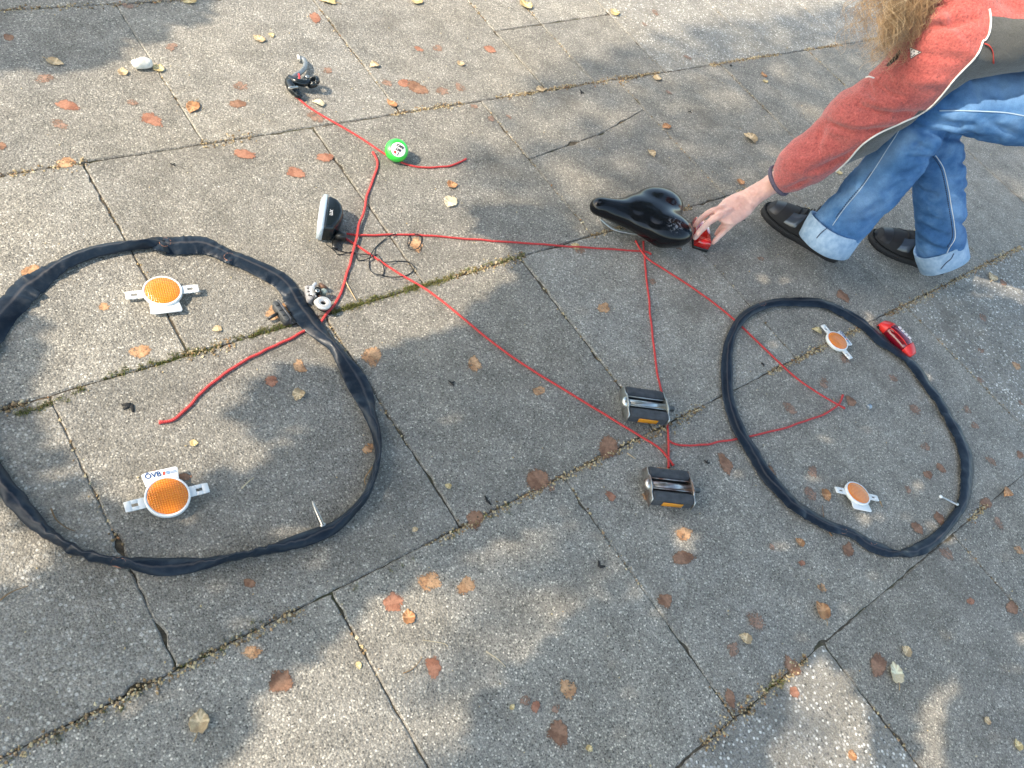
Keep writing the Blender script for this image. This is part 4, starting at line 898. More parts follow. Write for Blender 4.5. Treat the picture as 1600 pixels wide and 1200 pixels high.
# ================================================================== PERSON
def person():
    root = empty('person', (2.2, .55, 0), 0, 'crouching person in red fleece jacket and blue jeans reaching down to the rear light', 'person')
    O = np.array(root.location)
    def add(name, V, fs, m, parent=None, smooth=True):
        return obj(name, np.asarray(V)-O, fs, m, parent or root, smooth)
    # ---- joints (metres)
    W = Z(1204, 294, .135); S = D(1500, 62, 1.86); KL = np.array([2.075, .645, .478]); AL = Z(1297, 368, .10)
    HL = np.array([2.40, .405, .60]); KR = np.array([2.215, .655, .400]); AR = Z(1470, 392, .10); HR = HL+.30*np.array([.59, .8, .0])*.75+np.array([0, 0, .03])
    SR = np.array([2.23, .95, .72]); HD = np.array([2.02, .895, .835])
    skin = simple_noise('skin', (.70, .39, .31), (.82, .51, .42), 45, .5, .12, .0008); skin.node_tree.nodes['Principled BSDF'].inputs['Subsurface Weight'].default_value = .12
    # ---- hand and forearm (left hand, palm down, reaching)
    def hp(u, v, z): return Z(u, v, z)
    parts = []
    wr = hp(1186, 301, .118)
    parts.append(capsule([D(1262, 252, 2.15), hp(1218, 280, .150), hp(1196, 294, .128), hp(1180, 304, .112), hp(1166, 314, .098)], [.036, .031, .0265, .0275, .030], 20, (0, 0, 1), [.031, .025, .0195, .018, .017]))
    parts.append(capsule([hp(1172, 309, .102), hp(1158, 319, .092), hp(1146, 328, .084), hp(1136, 336, .080)], [.029, .0375, .039, .035], 20, (0, 0, 1), [.016, .0155, .0145, .012]))
    def finger(pts, rr):
        P = [hp(*p) for p in pts]; c = cat(P, 4); k = np.interp(np.linspace(0, 1, len(c)), [0, .3, .42, .6, .72, 1], [rr, rr*.90, rr*.98, rr*.84, rr*.88, rr*.68]); parts.append(capsule(c, k, 14))
    finger([(1146, 320, .086), (1127, 325, .084), (1108, 332, .070), (1094, 343, .050), (1086, 352, .036)], .0092)    # index
    finger([(1144, 328, .087), (1127, 336, .087), (1110, 345, .070), (1097, 358, .050), (1086, 371, .038)], .0098)    # middle
    finger([(1150, 336, .082), (1139, 343, .076), (1130, 352, .056), (1124, 360, .036), (1119, 366, .024)], .0088)    # ring
    finger([(1158, 340, .078), (1146, 348, .070), (1134, 359, .052), (1123, 370, .034), (1114, 379, .021)], .0086)    # little
    finger([(1168, 306, .096), (1148, 308, .080), (1132, 318, .058), (1120, 330, .040), (1112, 340, .034)], .0102)    # thumb
    for a, b_ in (((1146, 320, .088), (1164, 313, .100)), ((1144, 328, .088), (1163, 317, .101)), ((1150, 336, .084), (1166, 321, .098)), ((1157, 340, .079), (1168, 324, .095))):
        parts.append(capsule([hp(*a), (hp(*a)+hp(*b_))/2+np.array([0, 0, .001]), hp(*b_)], [.0088, .008, .007], 10))
    Vh, Fh = fuse(parts, .0021, 5, .5)
    # ---- rest of the body: head, neck, torso, arms, legs
    fw = nrm(np.array([-.8, .59, 0])); sm = (S+SR)/2; hm = (HL+HR)/2
    parts = [capsule([hm, hm*.5+sm*.5+np.array([0, 0, .05]), sm], [.14, .12, .145], 20, (0, 0, 1), [.10, .085, .09]),
             capsule([sm, sm*.35+HD*.65, HD], [.055, .05, .05], 16), capsule([HD+np.array([.03, -.02, .03]), HD+np.array([-.035, .03, -.03])], [.088, .074], 20),
             capsule([HD+fw*.055+np.array([0, 0, -.06]), HD+fw*.075+np.array([0, 0, -.085])], [.045, .03], 16),
             capsule([HD+fw*.10+np.array([0, 0, -.015]), HD+fw*.115+np.array([0, 0, -.045])], [.009, .014], 10),
             capsule([D(q[0], q[1], q[3]+.0) for q in ((1500, 60, 0, 1.87), (1390, 150, 0, 1.98), (1308, 215, 0, 2.07), (1230, 275, 0, 2.15))], [.045, .040, .034, .029], 14), capsule([SR, np.array([2.47, .92, .60]), np.array([2.40, .74, .54])], [.045, .036, .026], 14)]
    for hh, k, a in ((HL, KL, AL), (HR, KR, AR)):
        parts.append(capsule([hh, (hh+k)/2, k], [.07, .058, .044], 16)); parts.append(capsule([k, (k*.65+a*.35)+np.array([.008, -.014, 0]), a, a+np.array([0, 0, -.06])], [.044, .042, .033, .032], 16))
    ear = nrm(np.cross([0, 0, 1], fw))
    for s in (-1, 1): parts.append(capsule([HD+ear*s*.082+np.array([0, 0, .01]), HD+ear*s*.085+np.array([0, 0, -.03])], [.012, .009], 8))
    for i in range(4): 
        q = np.array([2.38, .72, .54])+np.array([-.01, .018*(i-1.5), 0]); parts.append(capsule([q, q+np.array([-.04, -.01, -.01]), q+np.array([-.06, -.015, -.04])], [.009, .008, .0065], 8))
    Vb, Fb = fuse(parts, .008, 3)
    k = len(Vh); Nh = normals(Vh, Fh)
    for i_ in range(len(Vh)): Vh[i_] += Nh[i_]*(.0007*noise.noise(Vector(Vh[i_]*140))+.0009*noise.noise(Vector(Vh[i_]*60)))
    add('body', np.vstack([Vh, Vb]), list(Fh)+[tuple(i+k for i in f) for f in Fb], skin)
    bvh_b = BVHTree.FromPolygons([Vector(v) for v in Vh], Fh)
    nail = mat('nail', (.72, .48, .42), .25)
    nm = MB()
    for (u, v) in ((1088, 369), (1115, 377), (1087, 350)):
        h = bvh_b.ray_cast(Vector(CAM), Vector(ray(u, v)))
        if h[0]: nm.lathe([(.0005, .0010), (.0035, .0009), (.0044, .0003), (.0044, -.001)][::-1], 12, Matrix.Translation(h[0]-Vector(O)) @ h[1].to_track_quat('Z', 'Y').to_matrix().to_4x4() @ Matrix.Diagonal((1, 1.15, 1, 1)))
    for k_ in range(0): pass

    # ---- jacket: sleeve stations (u, v, half width px, depth)
    st = [(1219, 281, 23, 2.165), (1226, 277, 27, 2.155), (1238, 268, 34, 2.14), (1256, 254, 38, 2.12), (1281, 237, 38, 2.09), (1309, 216, 43, 2.06), (1335, 194, 52, 2.03), (1364, 174, 50, 2.00), (1392, 152, 51, 1.97), (1420, 130, 54, 1.94), (1450, 100, 57, 1.90), (1480, 72, 62, 1.87), (1508, 48, 68, 1.84)]
    cc = cat([(a, b_, c, d) for a, b_, c, d in st], 4)
    P = [D(q[0], q[1], q[3]) for q in cc]; rr = [q[2]*q[3]/F for q in cc]
    parts = [sweep(P, rr, np.array(rr)*.86, np.array([R[2]*-1]*len(P)), 24)]
    parts.append(capsule([S+np.array([0, 0, .0]), S*.5+sm*.5+np.array([0, 0, .03]), sm+np.array([0, 0, .03]), SR], [.085, .10, .10, .085], 20))
    hip2 = hm+np.array([0, 0, .03])
    tor = cat([sm+fw*.03+np.array([0, 0, .02]), sm-fw*.10+np.array([0, 0, .060]), sm*.5+hip2*.5+np.array([0, 0, .115]), hip2+fw*.05+np.array([0, 0, .11]), hip2-fw*.06+np.array([0, 0, .08])], 5)
    lat = nrm(np.array([.59, .8, 0]))
    parts.append(sweep(tor, np.interp(np.linspace(0, 1, len(tor)), [0, .2, .6, 1], [.15, .205, .20, .205]), np.interp(np.linspace(0, 1, len(tor)), [0, .25, .7, 1], [.075, .088, .078, .088]), (0, 0, 1), 28, power=2.2))
    parts.append(capsule([S+np.array([.0, .0, .0]), S*.6+hip2*.4+np.array([-.03, -.05, .085])], [.085, .068], 18))
    parts.append(capsule([SR, np.array([2.47, .92, .60]), np.array([2.40, .75, .545])], [.075, .060, .050], 18))
    parts.append(capsule([sm+fw*.02+np.array([0, 0, .05]), sm+fw*.09+np.array([0, 0, .075])], [.075, .062], 18))
    V, Fs = fuse(parts, .0055, 6, .5); N = normals(V, Fs)
    uv = proj_n(V); ax0 = np.array([1219, 281.]); ax1 = np.array([1508, 48.]); axd = (ax1-ax0)/np.linalg.norm(ax1-ax0); pd = np.array([-axd[1], axd[0]])
    s_ = (uv-ax0) @ axd; t_ = (uv-ax0) @ pd
    # long soft folds that sweep across the sleeve, as drapes in thick fleece
    folds = [((1222, 262), (1300, 262), .0030, 7), ((1262, 268), (1345, 228), -.0075, 5), ((1240, 250), (1300, 238), .0045, 8), ((1292, 190), (1345, 212), -.0060, 5), ((1300, 196), (1400, 200), -.0090, 5), ((1300, 205), (1390, 183), .0050, 8),
             ((1345, 166), (1440, 178), -.0085, 5), ((1340, 150), (1400, 168), .0055, 9), ((1370, 132), (1410, 152), -.0060, 5), ((1355, 120), (1365, 150), -.0060, 5), ((1440, 40), (1520, 30), -.0090, 6), ((1440, 32), (1500, 18), .0050, 8), ((1400, 118), (1480, 128), .0040, 9), ((1430, 80), (1500, 90), -.0035, 8), ((1285, 200), (1278, 240), -.0045, 6), ((1265, 225), (1300, 225), .003, 7), ((1225, 295), (1262, 280), -.006, 4)]
    dsp = np.zeros(len(V))
    for a, b_, amp, wd in folds:
        a = np.array(a, float); b_ = np.array(b_, float); ab = b_-a; tt = np.clip(((uv-a) @ ab)/(ab @ ab), 0, 1); bow = np.sin(tt*math.pi)[:, None]*np.array([-ab[1], ab[0]])*.06
        d_ = np.linalg.norm(uv-(a+tt[:, None]*ab+bow), axis=1); dsp += 1.5*amp*np.exp(-(d_/wd)**2)*np.sin(np.clip(tt, .12, .88)*math.pi)**.5
    for i in range(len(V)):
        p = V[i]; dsp[i] += .0052*noise.noise(Vector(p*11))+.0035*noise.noise(Vector(p*22))+.0016*noise.noise(Vector(p*48))
    V = V+N*dsp[:, None]
    # boundary between the red cloth and the grey side panel, as a curve over the body
    pipe = np.array([(1180, 330), (1255, 306), (1300, 272), (1318, 257), (1330, 245), (1345, 228), (1362, 215), (1382, 204), (1410, 191), (1435, 180), (1452, 168), (1468, 152), (1490, 125), (1508, 106), (1520, 94), (1530, 80), (1536, 64), (1540, 62), (1546, 50), (1548, 30), (1546, 14), (1542, -20), (1540, -60)], float)
    def sdist(q):
        best = np.full(len(q), 1e9); sg = np.zeros(len(q))
        for i in range(len(pipe)-1):
            a, b_ = pipe[i], pipe[i+1]; ab = b_-a; tt = np.clip(((q-a) @ ab)/(ab @ ab), 0, 1); w_ = q-(a+tt[:, None]*ab); d_ = np.linalg.norm(w_, axis=1); cr = ab[0]*w_[:, 1]-ab[1]*w_[:, 0]; m_ = d_ < best; best[m_] = d_[m_]; sg[m_] = np.sign(cr[m_])
        return best*sg
    sdv = sdist(uv)            # + = below/right of the piping
    up_red = ((uv[:, 1] < 27+.05*(uv[:, 0]-1550)) & (uv[:, 0] > 1540))
    e2 = (uv[:, 1]-(26+.06*(uv[:, 0]-1550)))
    grey = np.where(uv[:, 0] > 1535, np.minimum(sdv, e2), sdv)
    # the underside of the sleeve is the same grey cloth
    jm = mat('fleece', rough=.95, **{'Sheen Weight': .35, 'Sheen Roughness': .6}); g = NG(jm); n1 = g.noise(190, 4, .8); n2 = g.noise(55, 4, .6); n3 = g.noise(480, 2, .7)
    red = g.ramp(n1.outputs[0], [(.30, (.11, .022, .022)), (.43, (.39, .064, .056)), (.60, (.54, .112, .094)), (.8, (.66, .21, .175))])
    red = g.mix(.5, red, g.ramp(n2.outputs[0], [(.3, (.72, .72, .72)), (.7, (1.15, 1.15, 1.15))]), 'MULTIPLY')
    gr = g.ramp(n3.outputs[0], [(.3, (.036, .039, .038)), (.7, (.080, .084, .081))])
    g.base(g.mix(g.ramp(g.attr('panel'), [(.495, (0, 0, 0)), (.505, (1, 1, 1))]), red, gr)); g.bump(g.math('ADD', n1.outputs[0], g.math('MULTIPLY', n3.outputs[0], .6)), .9, .0028)
    jk = add('jacket', V, Fs, jm); attr(jk, 'panel', np.clip(.5+grey/60, 0, 1))
    bj = BVHTree.FromPolygons([Vector(v) for v in V], Fs)
    def onsurf(pts, off=.0006, k=6, b=bj):
        out = []
        for q in cat(pts, k):
            h = b.ray_cast(Vector(CAM), Vector(ray(q[0], q[1])))
            if h[0] is not None: out.append(np.array(h[0])+np.array(h[1])*off-ray(q[0], q[1])*.0005)
        return out
    pp = onsurf([tuple(q) for q in pipe[2:21]], .0010)
    segs = [[pp[0]]]
    for a in pp[1:]:
        if np.linalg.norm(a-segs[-1][-1]) < .05: segs[-1].append(a)
        else: segs.append([a])
    pm = MB()
    for s in segs:
        if len(s) > 3: s = np.array(s); s[1:-1] = (s[:-2]+s[1:-1]*2+s[2:])/4; pm.sweep(s-O, .0021, n=10)
    pm.build('piping', mat('white_piping', (.78, .76, .74), .6), jk)
    # cuff binding: ring at the sleeve end
    c0 = P[0]; ax = nrm(P[0]-P[3]); e1 = nrm(np.cross(ax, R[2])); e2_ = np.cross(ax, e1)
    cb = MB(); ring = [c0+ax*.004+e1*math.cos(t)*rr[0]*1.03+e2_*math.sin(t)*rr[0]*.90 for t in np.linspace(0, 2*math.pi, 41)[:-1]]
    cb.sweep(np.array(ring)-O, .0042, .0060, ax, n=10, closed=True); cb.build('cuff_binding', simple_noise('binding', (.07, .06, .09), (.12, .10, .14), 200, .9), jk)
    # badge
    def patch(poly, th, m, name, parent, b=bj, res=6):
        pts = []; n = len(poly); c = np.mean(poly, 0); rows = []
        for k in range(res+1):
            for i in range(n):
                for j in range(4):
                    q = np.array(poly[i])*(1-j/4)+np.array(poly[(i+1) % n])*(j/4); q = c+(q-c)*k/res
                    h = b.ray_cast(Vector(CAM), Vector(ray(*q))); pts.append(np.array(h[0])+np.array(h[1])*th if h[0] else D(q[0], q[1], 1.9))
        fs = []; m_ = n*4
        for k in range(res):
            for i in range(m_): j = (i+1) % m_; fs.append((k*m_+i, (k+1)*m_+i, (k+1)*m_+j, k*m_+j))
        return add(name, pts, fs, m, parent)
    bd = patch([(1421, 73), (1441.5, 81), (1423, 93)], .0012, mat('badge_edge', (.16, .09, .09), .7), 'badge', jk)
    bd2 = patch([(1422.3, 75), (1439.3, 81.2), (1424, 91)], .0022, mat('badge_white', (.78, .74, .72), .6), 'badge_face', bd)
    for q in ([(1424, 77.5), (1426.5, 76.5), (1427, 78), (1424.5, 80)], [(1434, 81.5), (1437.5, 79.7), (1438, 81), (1435.5, 83.2)], [(1424, 83.5), (1425.3, 83.5), (1425.3, 86), (1424, 86)], [(1427, 87), (1430.5, 84.7), (1431, 86), (1428, 88)], [(1424.5, 88), (1427, 88), (1426.5, 89.3), (1425, 89.5)], [(1428, 79.5), (1430, 79), (1430, 82), (1428.5, 82.5)]):
        patch(q, .0028, mat('print_badge', (.10, .09, .10), .7), 'badge_mark', bd, res=2)
    # zip pull and small tag at the front edge
    zz = [D(1386, 103, 1.86), D(1392, 97, 1.86), D(1400, 90, 1.86), D(1406, 80, 1.87)]
    zp = MB(); zp.sweep(np.array(zz)-O, [.0025, .0045, .0050, .003], .0022, n=8); zp.build('zip_pull', mat('zip_dark', (.05, .045, .04), .3, .6), jk)
    lp = MB(); lp.sweep(np.array([D(1352, 121, 1.93), D(1358, 119.5, 1.925), D(1366, 122, 1.92)])-O, .0018, n=8); lp.build('hem_piping', mat('white_piping'), jk)
    ro = onsurf([(1538, 68), (1545, 71), (1550, 78), (1552, 88), (1552, 98)], .0015)
    if len(ro) > 3: rs_ = MB(); rs_.sweep(np.array(ro)-O, .0032, .0012, n=8); rs_.build('seam_tape', mat('tape_red', (.42, .05, .04), .8), jk)

    # ---- jeans
    def leg(hp_, kn, an, ra, flare):
        thigh = cat([hp_, hp_*.5+kn*.5+np.array([0, 0, .004]), kn], 5)
        return [capsule(thigh, np.interp(np.linspace(0, 1, len(thigh)), [0, .5, 1], [.103, .092, .072]), 24), capsule([kn, kn*.97+an*.03], [.070, .068], 20)]
    def shin(kn, an, end, r0, r1, bend):
        c = cat([kn, kn*.66+an*.34+bend, kn*.33+an*.67+bend*.6, an, end], 5); k = np.linspace(0, 1, len(c))
        return c, np.interp(k, [0, .3, .7, 1], [r0, r0*.95, r1*.97, r1])
    EL = AL+(AL-KL)*.05; ER = AR+(AR-KR)*.03
    cL, rL = shin(KL, AL, EL, .073, .071, np.array([.01, -.018, 0])); cR, rR = shin(KR, AR, ER, .070, .066, np.array([.0, -.01, 0]))
    parts = leg(HL, KL, AL, 0, 0)+leg(HR, KR, AR, 0, 0)
    parts.append(sweep(cL, rL, rL*.92, (1, 0, 0), 24)); parts.append(sweep(cR, rR, rR*.92, (1, 0, 0), 24))
    parts.append(capsule([HL+np.array([.0, .0, .02]), hm+np.array([0, 0, .03]), HR+np.array([0, 0, .02])], [.115, .125, .115], 20))
    V, Fs = fuse(parts, .0055, 5, .5); N = normals(V, Fs); uv = proj_n(V)
    wr_ = [((1425, 195), (1480, 215), -.010, 5), ((1440, 185), (1500, 200), -.007, 5), ((1450, 200), (1520, 218), -.010, 5), ((1432, 225), (1452, 235), -.006, 4), ((1400, 275), (1440, 262), -.004, 5), ((1440, 250), (1480, 240), -.005, 4), ((1440, 268), (1470, 262), .003, 5), ((1440, 350), (1478, 368), -.005, 4), ((1440, 362), (1485, 382), .005, 5), ((1440, 378), (1490, 392), -.004, 4), ((1330, 350), (1380, 335), -.003, 6), ((1300, 300), (1330, 290), -.003, 6), ((1520, 110), (1535, 170), -.003, 6), ((1560, 110), (1580, 170), -.003, 8), ((1500, 205), (1560, 222), -.004, 6), ((1480, 280), (1515, 275), -.003, 5), ((1475, 330), (1515, 335), .003, 7), ((1455, 182), (1520, 196), -.006, 5), ((1470, 165), (1505, 168), -.004, 5), ((1415, 232), (1445, 222), -.006, 4), ((1420, 245), (1450, 246), -.005, 4), ((1380, 300), (1412, 285), -.004, 5), ((1345, 335), (1372, 318), -.004, 5), ((1500, 255), (1518, 250), -.005, 4), ((1495, 300), (1518, 292), -.004, 4), ((1440, 300), (1462, 305), -.004, 4), ((1495, 345), (1517, 350), -.005, 4), ((1440, 335), (1470, 345), -.004, 4), ((1540, 185), (1600, 215), -.004, 7), ((1530, 140), (1590, 150), -.003, 8)]
    dsp = np.zeros(len(V))
    for a, b_, amp, wd in wr_:
        a = np.array(a, float); b_ = np.array(b_, float); ab = b_-a; tt = np.clip(((uv-a) @ ab)/(ab @ ab), 0, 1); bow = np.sin(tt*math.pi)[:, None]*np.array([-ab[1], ab[0]])*.08
        d_ = np.linalg.norm(uv-(a+tt[:, None]*ab+bow), axis=1); dsp += 1.7*amp*np.exp(-(d_/wd)**2)*np.sin(np.clip(tt, .12, .88)*math.pi)**.5
    for i in range(len(V)):
        p = V[i]; q = Vector((p[0]*26+p[2]*9, p[1]*26-p[2]*9, p[2]*60)); dsp[i] += .0040*noise.noise(Vector(p*18))+.0017*(.5-abs(noise.noise(q)*1.8))+.0010*noise.noise(Vector(p*70))
    V = V+N*dsp[:, None]
    dm = mat('denim', rough=.85, **{'Specular IOR Level': .25}); g = NG(dm); n1 = g.noise(9, 4, .6); n2 = g.noise(38, 5, .65); n3 = g.noise(600, 2, .6)
    c = g.ramp(n1.outputs[0], [(.32, (.022, .078, .200)), (.5, (.060, .160, .345)), (.68, (.145, .280, .490))])
    fd = g.attr('fade'); c = g.mix(fd, c, (.19, .33, .54)); c = g.mix(.55, c, g.ramp(n2.outputs[0], [(.3, (.68, .70, .75)), (.7, (1.30, 1.26, 1.2))]), 'MULTIPLY')
    c = g.mix(.35, c, g.ramp(n3.outputs[0], [(.3, (.6, .6, .6)), (.7, (1.4, 1.4, 1.4))]), 'MULTIPLY'); g.base(c); g.bump(g.math('ADD', n3.outputs[0], g.math('MULTIPLY', n2.outputs[0], 1.5)), .4, .0018)
    # worn pale zones: along front of thigh and shin
    def band(a, b_, wd): a = np.array(a, float); b_ = np.array(b_, float); ab = b_-a; tt = np.clip(((uv-a) @ ab)/(ab @ ab), 0, 1); return np.exp(-(np.linalg.norm(uv-(a+tt[:, None]*ab), axis=1)/wd)**2)
    fade = .75*band((1530, 130), (1640, 130), 30)+.55*band((1350, 265), (1420, 215), 14)+.35*band((1330, 300), (1370, 330), 18)+.40*band((1480, 280), (1500, 370), 12)+.25*band((1380, 285), (1330, 340), 14)
    je = add('jeans', V, Fs, dm); attr(je, 'fade', np.clip(fade, 0, .8))
    bjn = BVHTree.FromPolygons([Vector(v) for v in V], Fs)
    thr = mat('seam_thread', (.42, .52, .62), .7); thd = mat('seam_dark', (.03, .045, .09), .8)
    def seam(pts, r, m, name='seam', dash=False):
        P_ = onsurf(pts, .0004, 10, bjn); mm = MB()
        if len(P_) < 4: return
        P_ = np.array(P_); P_[1:-1] = (P_[:-2]+2*P_[1:-1]+P_[2:])/4
        sg = [[P_[0]]]
        for a in P_[1:]:
            if np.linalg.norm(a-sg[-1][-1]) < .04: sg[-1].append(a)
            else: sg.append([a])
        for s in sg:
            if len(s) < 3: continue
            s = np.array(s)
            if dash:
                for k in range(0, len(s)-1): mm.sweep([s[k]-O, s[k]*.45+s[k+1]*.55-O], r, n=6)
            else: mm.sweep(s-O, r, n=6)
        mm.build(name, m, je)
    seam([(1301, 352), (1320, 325), (1345, 295), (1368, 262), (1385, 235), (1400, 212), (1407, 200)], .0010, thr)
    seam([(1306, 340), (1325, 315), (1348, 288), (1362, 268)], .0013, thd, 'stitching', True)
    seam([(1462, 243), (1474, 262), (1481, 290), (1486, 320), (1491, 350), (1492, 372), (1483, 388), (1479, 398)], .0013, mat('seam_pale', (.60, .64, .68), .7), 'seam')
    seam([(1458, 244), (1470, 263), (1477, 291), (1482, 320), (1487, 350), (1488, 371), (1480, 386)], .0014, thd, 'stitching', True)
    seam([(1468, 173), (1500, 173), (1535, 174), (1570, 176), (1600, 181), (1640, 190)], .0014, mat('seam_pale2', (.38, .50, .63), .7), 'seam')
    # turned-up cuffs
    cm = simple_noise('denim_inside', (.22, .34, .50), (.34, .47, .62), 70, .85, .35, .0012)
    def cuff(an, kn, r, tiltv, L0, L1, nm_='cuff'):
        ax = nrm(kn-an); axn = nrm(ax+np.array(tiltv)); e1 = nrm(np.cross(axn, [0, 1, .1])); e2_ = np.cross(axn, e1); prof = [(.97, L0+.004), (1.05, L0), (1.10, L0+.002), (1.125, (L0+L1)/2), (1.14, L1-.002), (1.12, L1), (1.02, L1-.004), (.97, (L0+L1)/2)]
        n = 60; vs = []; fs = []
        for k, (rk, h) in enumerate(prof):
            for i in range(n):
                t = 2*math.pi*i/n; wv = .0022*noise.noise(Vector((math.cos(t)*2.2, math.sin(t)*2.2, h*30+an[0]*9)))+.0012*math.sin(3*t); rad = r*rk+wv
                vs.append(an+e1*math.cos(t)*rad+e2_*math.sin(t)*rad*.95+axn*(h+.004*math.sin(2*t+an[0]*5)))
        for k in range(len(prof)):
            l = (k+1) % len(prof)
            for i in range(n): j = (i+1) % n; fs.append((k*n+i, k*n+j, l*n+j, l*n+i))
        co = add(nm_, vs, fs, cm, je); return vs, fs, co
    v1_, f1_, cu1 = cuff(AL, KL, .070, (.10, .12, 0), -.035, .030); v2_, f2_, cu2 = cuff(AR, KR, .062, (-.05, .20, 0), -.040, .022)
    b1 = BVHTree.FromPolygons([Vector(v) for v in v1_], f1_); b2 = BVHTree.FromPolygons([Vector(v) for v in v2_], f2_)
    for pts, b_, cu in (([(1276, 372), (1284, 363), (1293, 356), (1301, 350)], b1, cu1), ([(1470, 420), (1478, 411), (1486, 404), (1490, 396)], b2, cu2)):
        P_ = onsurf(pts, .0006, 6, b_)
        if len(P_) > 3:
            mm = MB(); mm.sweep(np.array(P_)-O, .0011, n=6); mm.build('seam', thd, cu)
    # ---- shoes
    lea = mat('shoe_suede', (.016, .015, .016), .75); lea2 = mat('shoe_patent', (.06, .075, .10), .22, 0, **{'Coat Weight': .6}); solem = mat('shoe_sole', (.018, .018, .020), .6)
    def shoe(toe, heel, name, anklez=.085):
        t = Z(*toe, .02); h = Z(*heel, .02); d = h-t; d[2] = 0; L = np.linalg.norm(d); L = .250; ex = d/np.linalg.norm(d); ey = np.cross([0, 0, 1], ex)
        sh = empty('shoe', (0, 0, 0)); sh.parent = root; base = np.array([t[0], t[1], 0])
        def T_(x, y, z): return base+ex*x*L+ey*y+np.array([0, 0, z])-O
        half = lambda x: np.interp(x, [0, .03, .10, .22, .36, .55, .75, .90, .97, 1], [.010, .026, .039, .046, .047, .037, .034, .033, .024, .008])
        cen = lambda x: np.interp(x, [0, .3, .6, 1], [.006, .003, -.002, 0])
        xs_ = np.linspace(0, 1, 36); m = MB(); vs = []; fs = []
        ring = [(x, 1) for x in xs_]+[(x, -1) for x in xs_[::-1]]
        lev = [(1.0, .0), (1.05, .002), (1.06, .016), (1.02, .021)]
        for s, z in lev:
            for x, sg_ in ring: vs.append(T_(.5+(x-.5)*(1+(s-1)*.6), cen(x)+sg_*half(x)*s, z+.012*max(0, .12-x)))
        n = len(ring)
        for k in range(len(lev)-1):
            for i in range(n): j = (i+1) % n; fs.append((k*n+i, k*n+j, (k+1)*n+j, (k+1)*n+i))
        fs.append(tuple(range(n))); fs.append(tuple((len(lev)-1)*n+i for i in range(n-1, -1, -1))); m.add(vs, fs); m.build('sole', solem, sh)
        hz = lambda x: np.interp(x, [0, .06, .18, .33, .48, .62, .8, .95, 1], [.026, .044, .056, .066, .088, .098, .094, .088, .070])
        vs = []; fs = []; q = 20
        for x in xs_:
            for k in range(q+1):
                a = math.pi*k/q; y = math.cos(a); z = math.sin(a)**.75; vs.append(T_(.012+x*.976, cen(x)+y*half(x)*.985*(1-.12*z*(x > .4)), .016+(hz(x)-.016)*z))
        for i in range(len(xs_)-1):
            for k in range(q): a = i*(q+1)+k; fs.append((a, a+1, a+q+2, a+q+1))
        fs.append(tuple(range(q+1))); fs.append(tuple((len(xs_)-1)*(q+1)+k for k in range(q, -1, -1))); m = MB(); m.add(vs, fs); up = m.build('upper', lea, sh)
        # patent strip across the instep
        def strip(x0, x1, k0, k1, mm, nm2, off=.0018):
            vs = []; fs = []; nx_, nk = 6, 10
            for i in range(nx_+1):
                x = x0+(x1-x0)*i/nx_
                for k in range(nk+1):
                    a = math.pi*(k0+(k1-k0)*k/nk); xx = x+.05*math.sin(a); y = math.cos(a); z = math.sin(a)**.75; vs.append(T_(.012+xx*.976, cen(xx)+y*(half(xx)*.985+off)*(1-.12*z*(xx > .4)), .016+(hz(xx)-.016)*z+off))
            for i in range(nx_):
                for k in range(nk): a = i*(nk+1)+k; fs.append((a, a+1, a+nk+2, a+nk+1))
            mb = MB(); mb.add(vs, fs); mb.build(nm2, mm, sh)
        strip(.24, .38, .08, .36, lea2, 'side_panel'); strip(.24, .38, .64, .92, lea2, 'side_panel')
        strip(.02, .12, .12, .88, mat('toe_cap', (.022, .022, .024), .4), 'toe_cap', .0012)
        lc = MB()
        for x in (.34, .40, .46):
            lc.sweep([T_(x, cen(x)+y, hz(x)+.004-abs(y)*.35) for y in (-.017, -.006, .006, .017)], .0022, n=8)
        lc.sweep([T_(.43, .0, .090), T_(.42, -.02, .098), T_(.47, -.03, .088)], .0018, n=8); lc.build('lace', mat('lace', (.02, .02, .022), .9), sh)
        ey_ = MB(); p_ = T_(.40, .016, hz(.40)+.001); ey_.lathe([(.0012, 0), (.003, .0004), (.003, .001), (.0015, .0014)], 12, TX(*p_)); ey_.build('eyelet', mat('brass', (.5, .38, .2), .3, 1), sh)
        co = MB(); tr_ = [T_(x, cen(x)+sg_*half(x)*.80, hz(x)+.001) for x, sg_ in [(q_, 1) for q_ in np.linspace(.50, .96, 12)]+[(q_, -1) for q_ in np.linspace(.96, .50, 12)]]
        co.sweep(cat(tr_, 2, True), .004, n=8, closed=True); co.build('collar', lea, sh)
        return sh
    shoe((1196, 322), (1316, 400), 'l'); shoe((1364, 368), (1500, 424), 'r')
    # socks
    sk = MB()
    for a in (AL, AR): sk.sweep([a+np.array([0, 0, -.07])-O, a+np.array([0, 0, .02])-O], .038, n=18)
    # ---- hair
    rs = random.Random(5); vs = []; fs = []; rv_ = []; tv_ = []
    hd = HD
    def strand(root_, mid, tip, amp, freq, ph, r, shade, n=46):
        b0 = np.array(root_); prev = None
        k0 = len(vs)
        ax_ = nrm(tip-b0); s1 = nrm(np.cross(ax_, [.3, .8, .1])); s2 = np.cross(ax_, s1)
        for i in range(n):
            t = i/(n-1); c = (1-t)**2*b0+2*t*(1-t)*mid+t*t*tip; A = amp*min(1, t*2.5)*(1+.5*t)
            c = c+s1*A*math.sin(freq*t*6.283+ph)+s2*A*math.cos(freq*t*6.283*.97+ph)
            rr_ = r*(1-.75*t**2)
            for j in range(3): a = 2.094*j+i*.1; vs.append(c+(s1*math.cos(a)+s2*math.sin(a))*rr_-O)
            rv_.extend([shade]*3)
            if i:
                for j in range(3): l = (j+1) % 3; a0 = k0+(i-1)*3; b1_ = k0+i*3; fs.append((a0+j, a0+l, b1_+l, b1_+j))
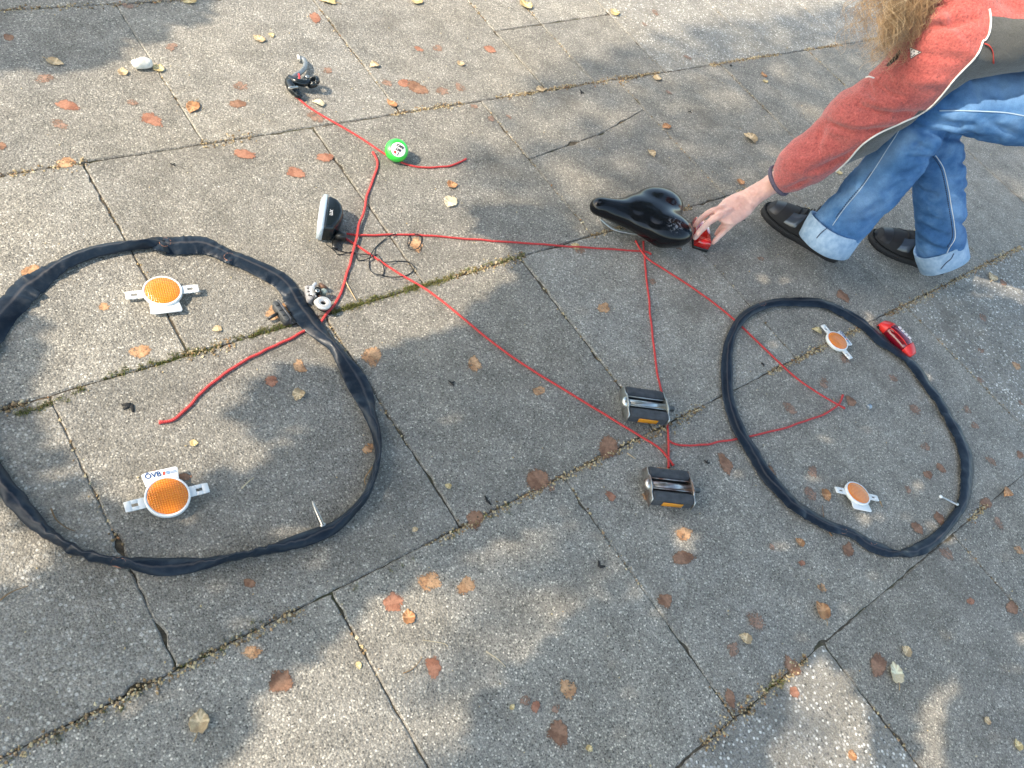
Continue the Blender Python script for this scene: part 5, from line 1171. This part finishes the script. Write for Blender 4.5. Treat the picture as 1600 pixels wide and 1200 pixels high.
    for cl in range(105):
        f_ = rs.random(); out = rs.random() < .13
        # tips spread over the area where the hair hangs
        tz = rs.uniform(0, 1)**.8
        vv = 10+tz*86; tip = D(1378+(104-vv)*.42+rs.gauss(0, 8+.10*(104-vv)), vv+rs.uniform(-5, 5), 1.84+rs.gauss(0, .018))
        if out: tip = D(rs.uniform(1318, 1345), rs.uniform(30, 75), 1.90)
        aa = rs.uniform(0, 6.283); rt_ = hd+np.array([math.cos(aa)*.085, math.sin(aa)*.085, rs.uniform(-.03, .08)])
        mid = (rt_+tip)/2+np.array([rs.gauss(-.02, .015), rs.gauss(.008, .015), .03])
        amp = rs.uniform(.005, .015); fr = rs.uniform(3.5, 7); ph = rs.uniform(0, 6.28); sh_ = rs.random()
        for q in range(5 if out else 11):
            dlt = np.array([rs.gauss(0, .0042), rs.gauss(0, .0042), rs.gauss(0, .008)])
            strand(rt_+dlt*.8, mid+dlt*1.4, tip+dlt*2.0, amp*rs.uniform(.7, 1.2), fr*rs.uniform(.93, 1.07), ph+rs.gauss(0, .5), rs.uniform(.0005, .0013), min(1, max(0, sh_*.6+rs.random()*.4)))
    for q in range(500):      # covering of the scalp
        a = rs.uniform(0, 6.283); e = rs.uniform(.1, 1.5); rt_ = hd+np.array([math.cos(a)*math.cos(e), math.sin(a)*math.cos(e), math.sin(e)])*.092
        tip = hd+np.array([math.cos(a)*.10+rs.gauss(-.01, .02), math.sin(a)*.10+rs.gauss(0, .02), rs.uniform(-.22, -.10)]); mid = (rt_+tip)/2+np.array([math.cos(a), math.sin(a), 0])*.05
        strand(rt_, mid, tip, .006, 3, rs.uniform(0, 6), .0022, rs.random(), 16)
    hm_ = mat('hair', rough=.42); g = NG(hm_); g.base(g.ramp(g.attr('rnd'), [(0, (.16, .075, .03)), (.35, (.42, .24, .11)), (.7, (.68, .45, .24)), (1, (.84, .64, .40))])); g.b.inputs['Sheen Weight'].default_value = .2
    ho = obj('hair', vs, fs, hm_, root); attr(ho, 'rnd', rv_)
person()
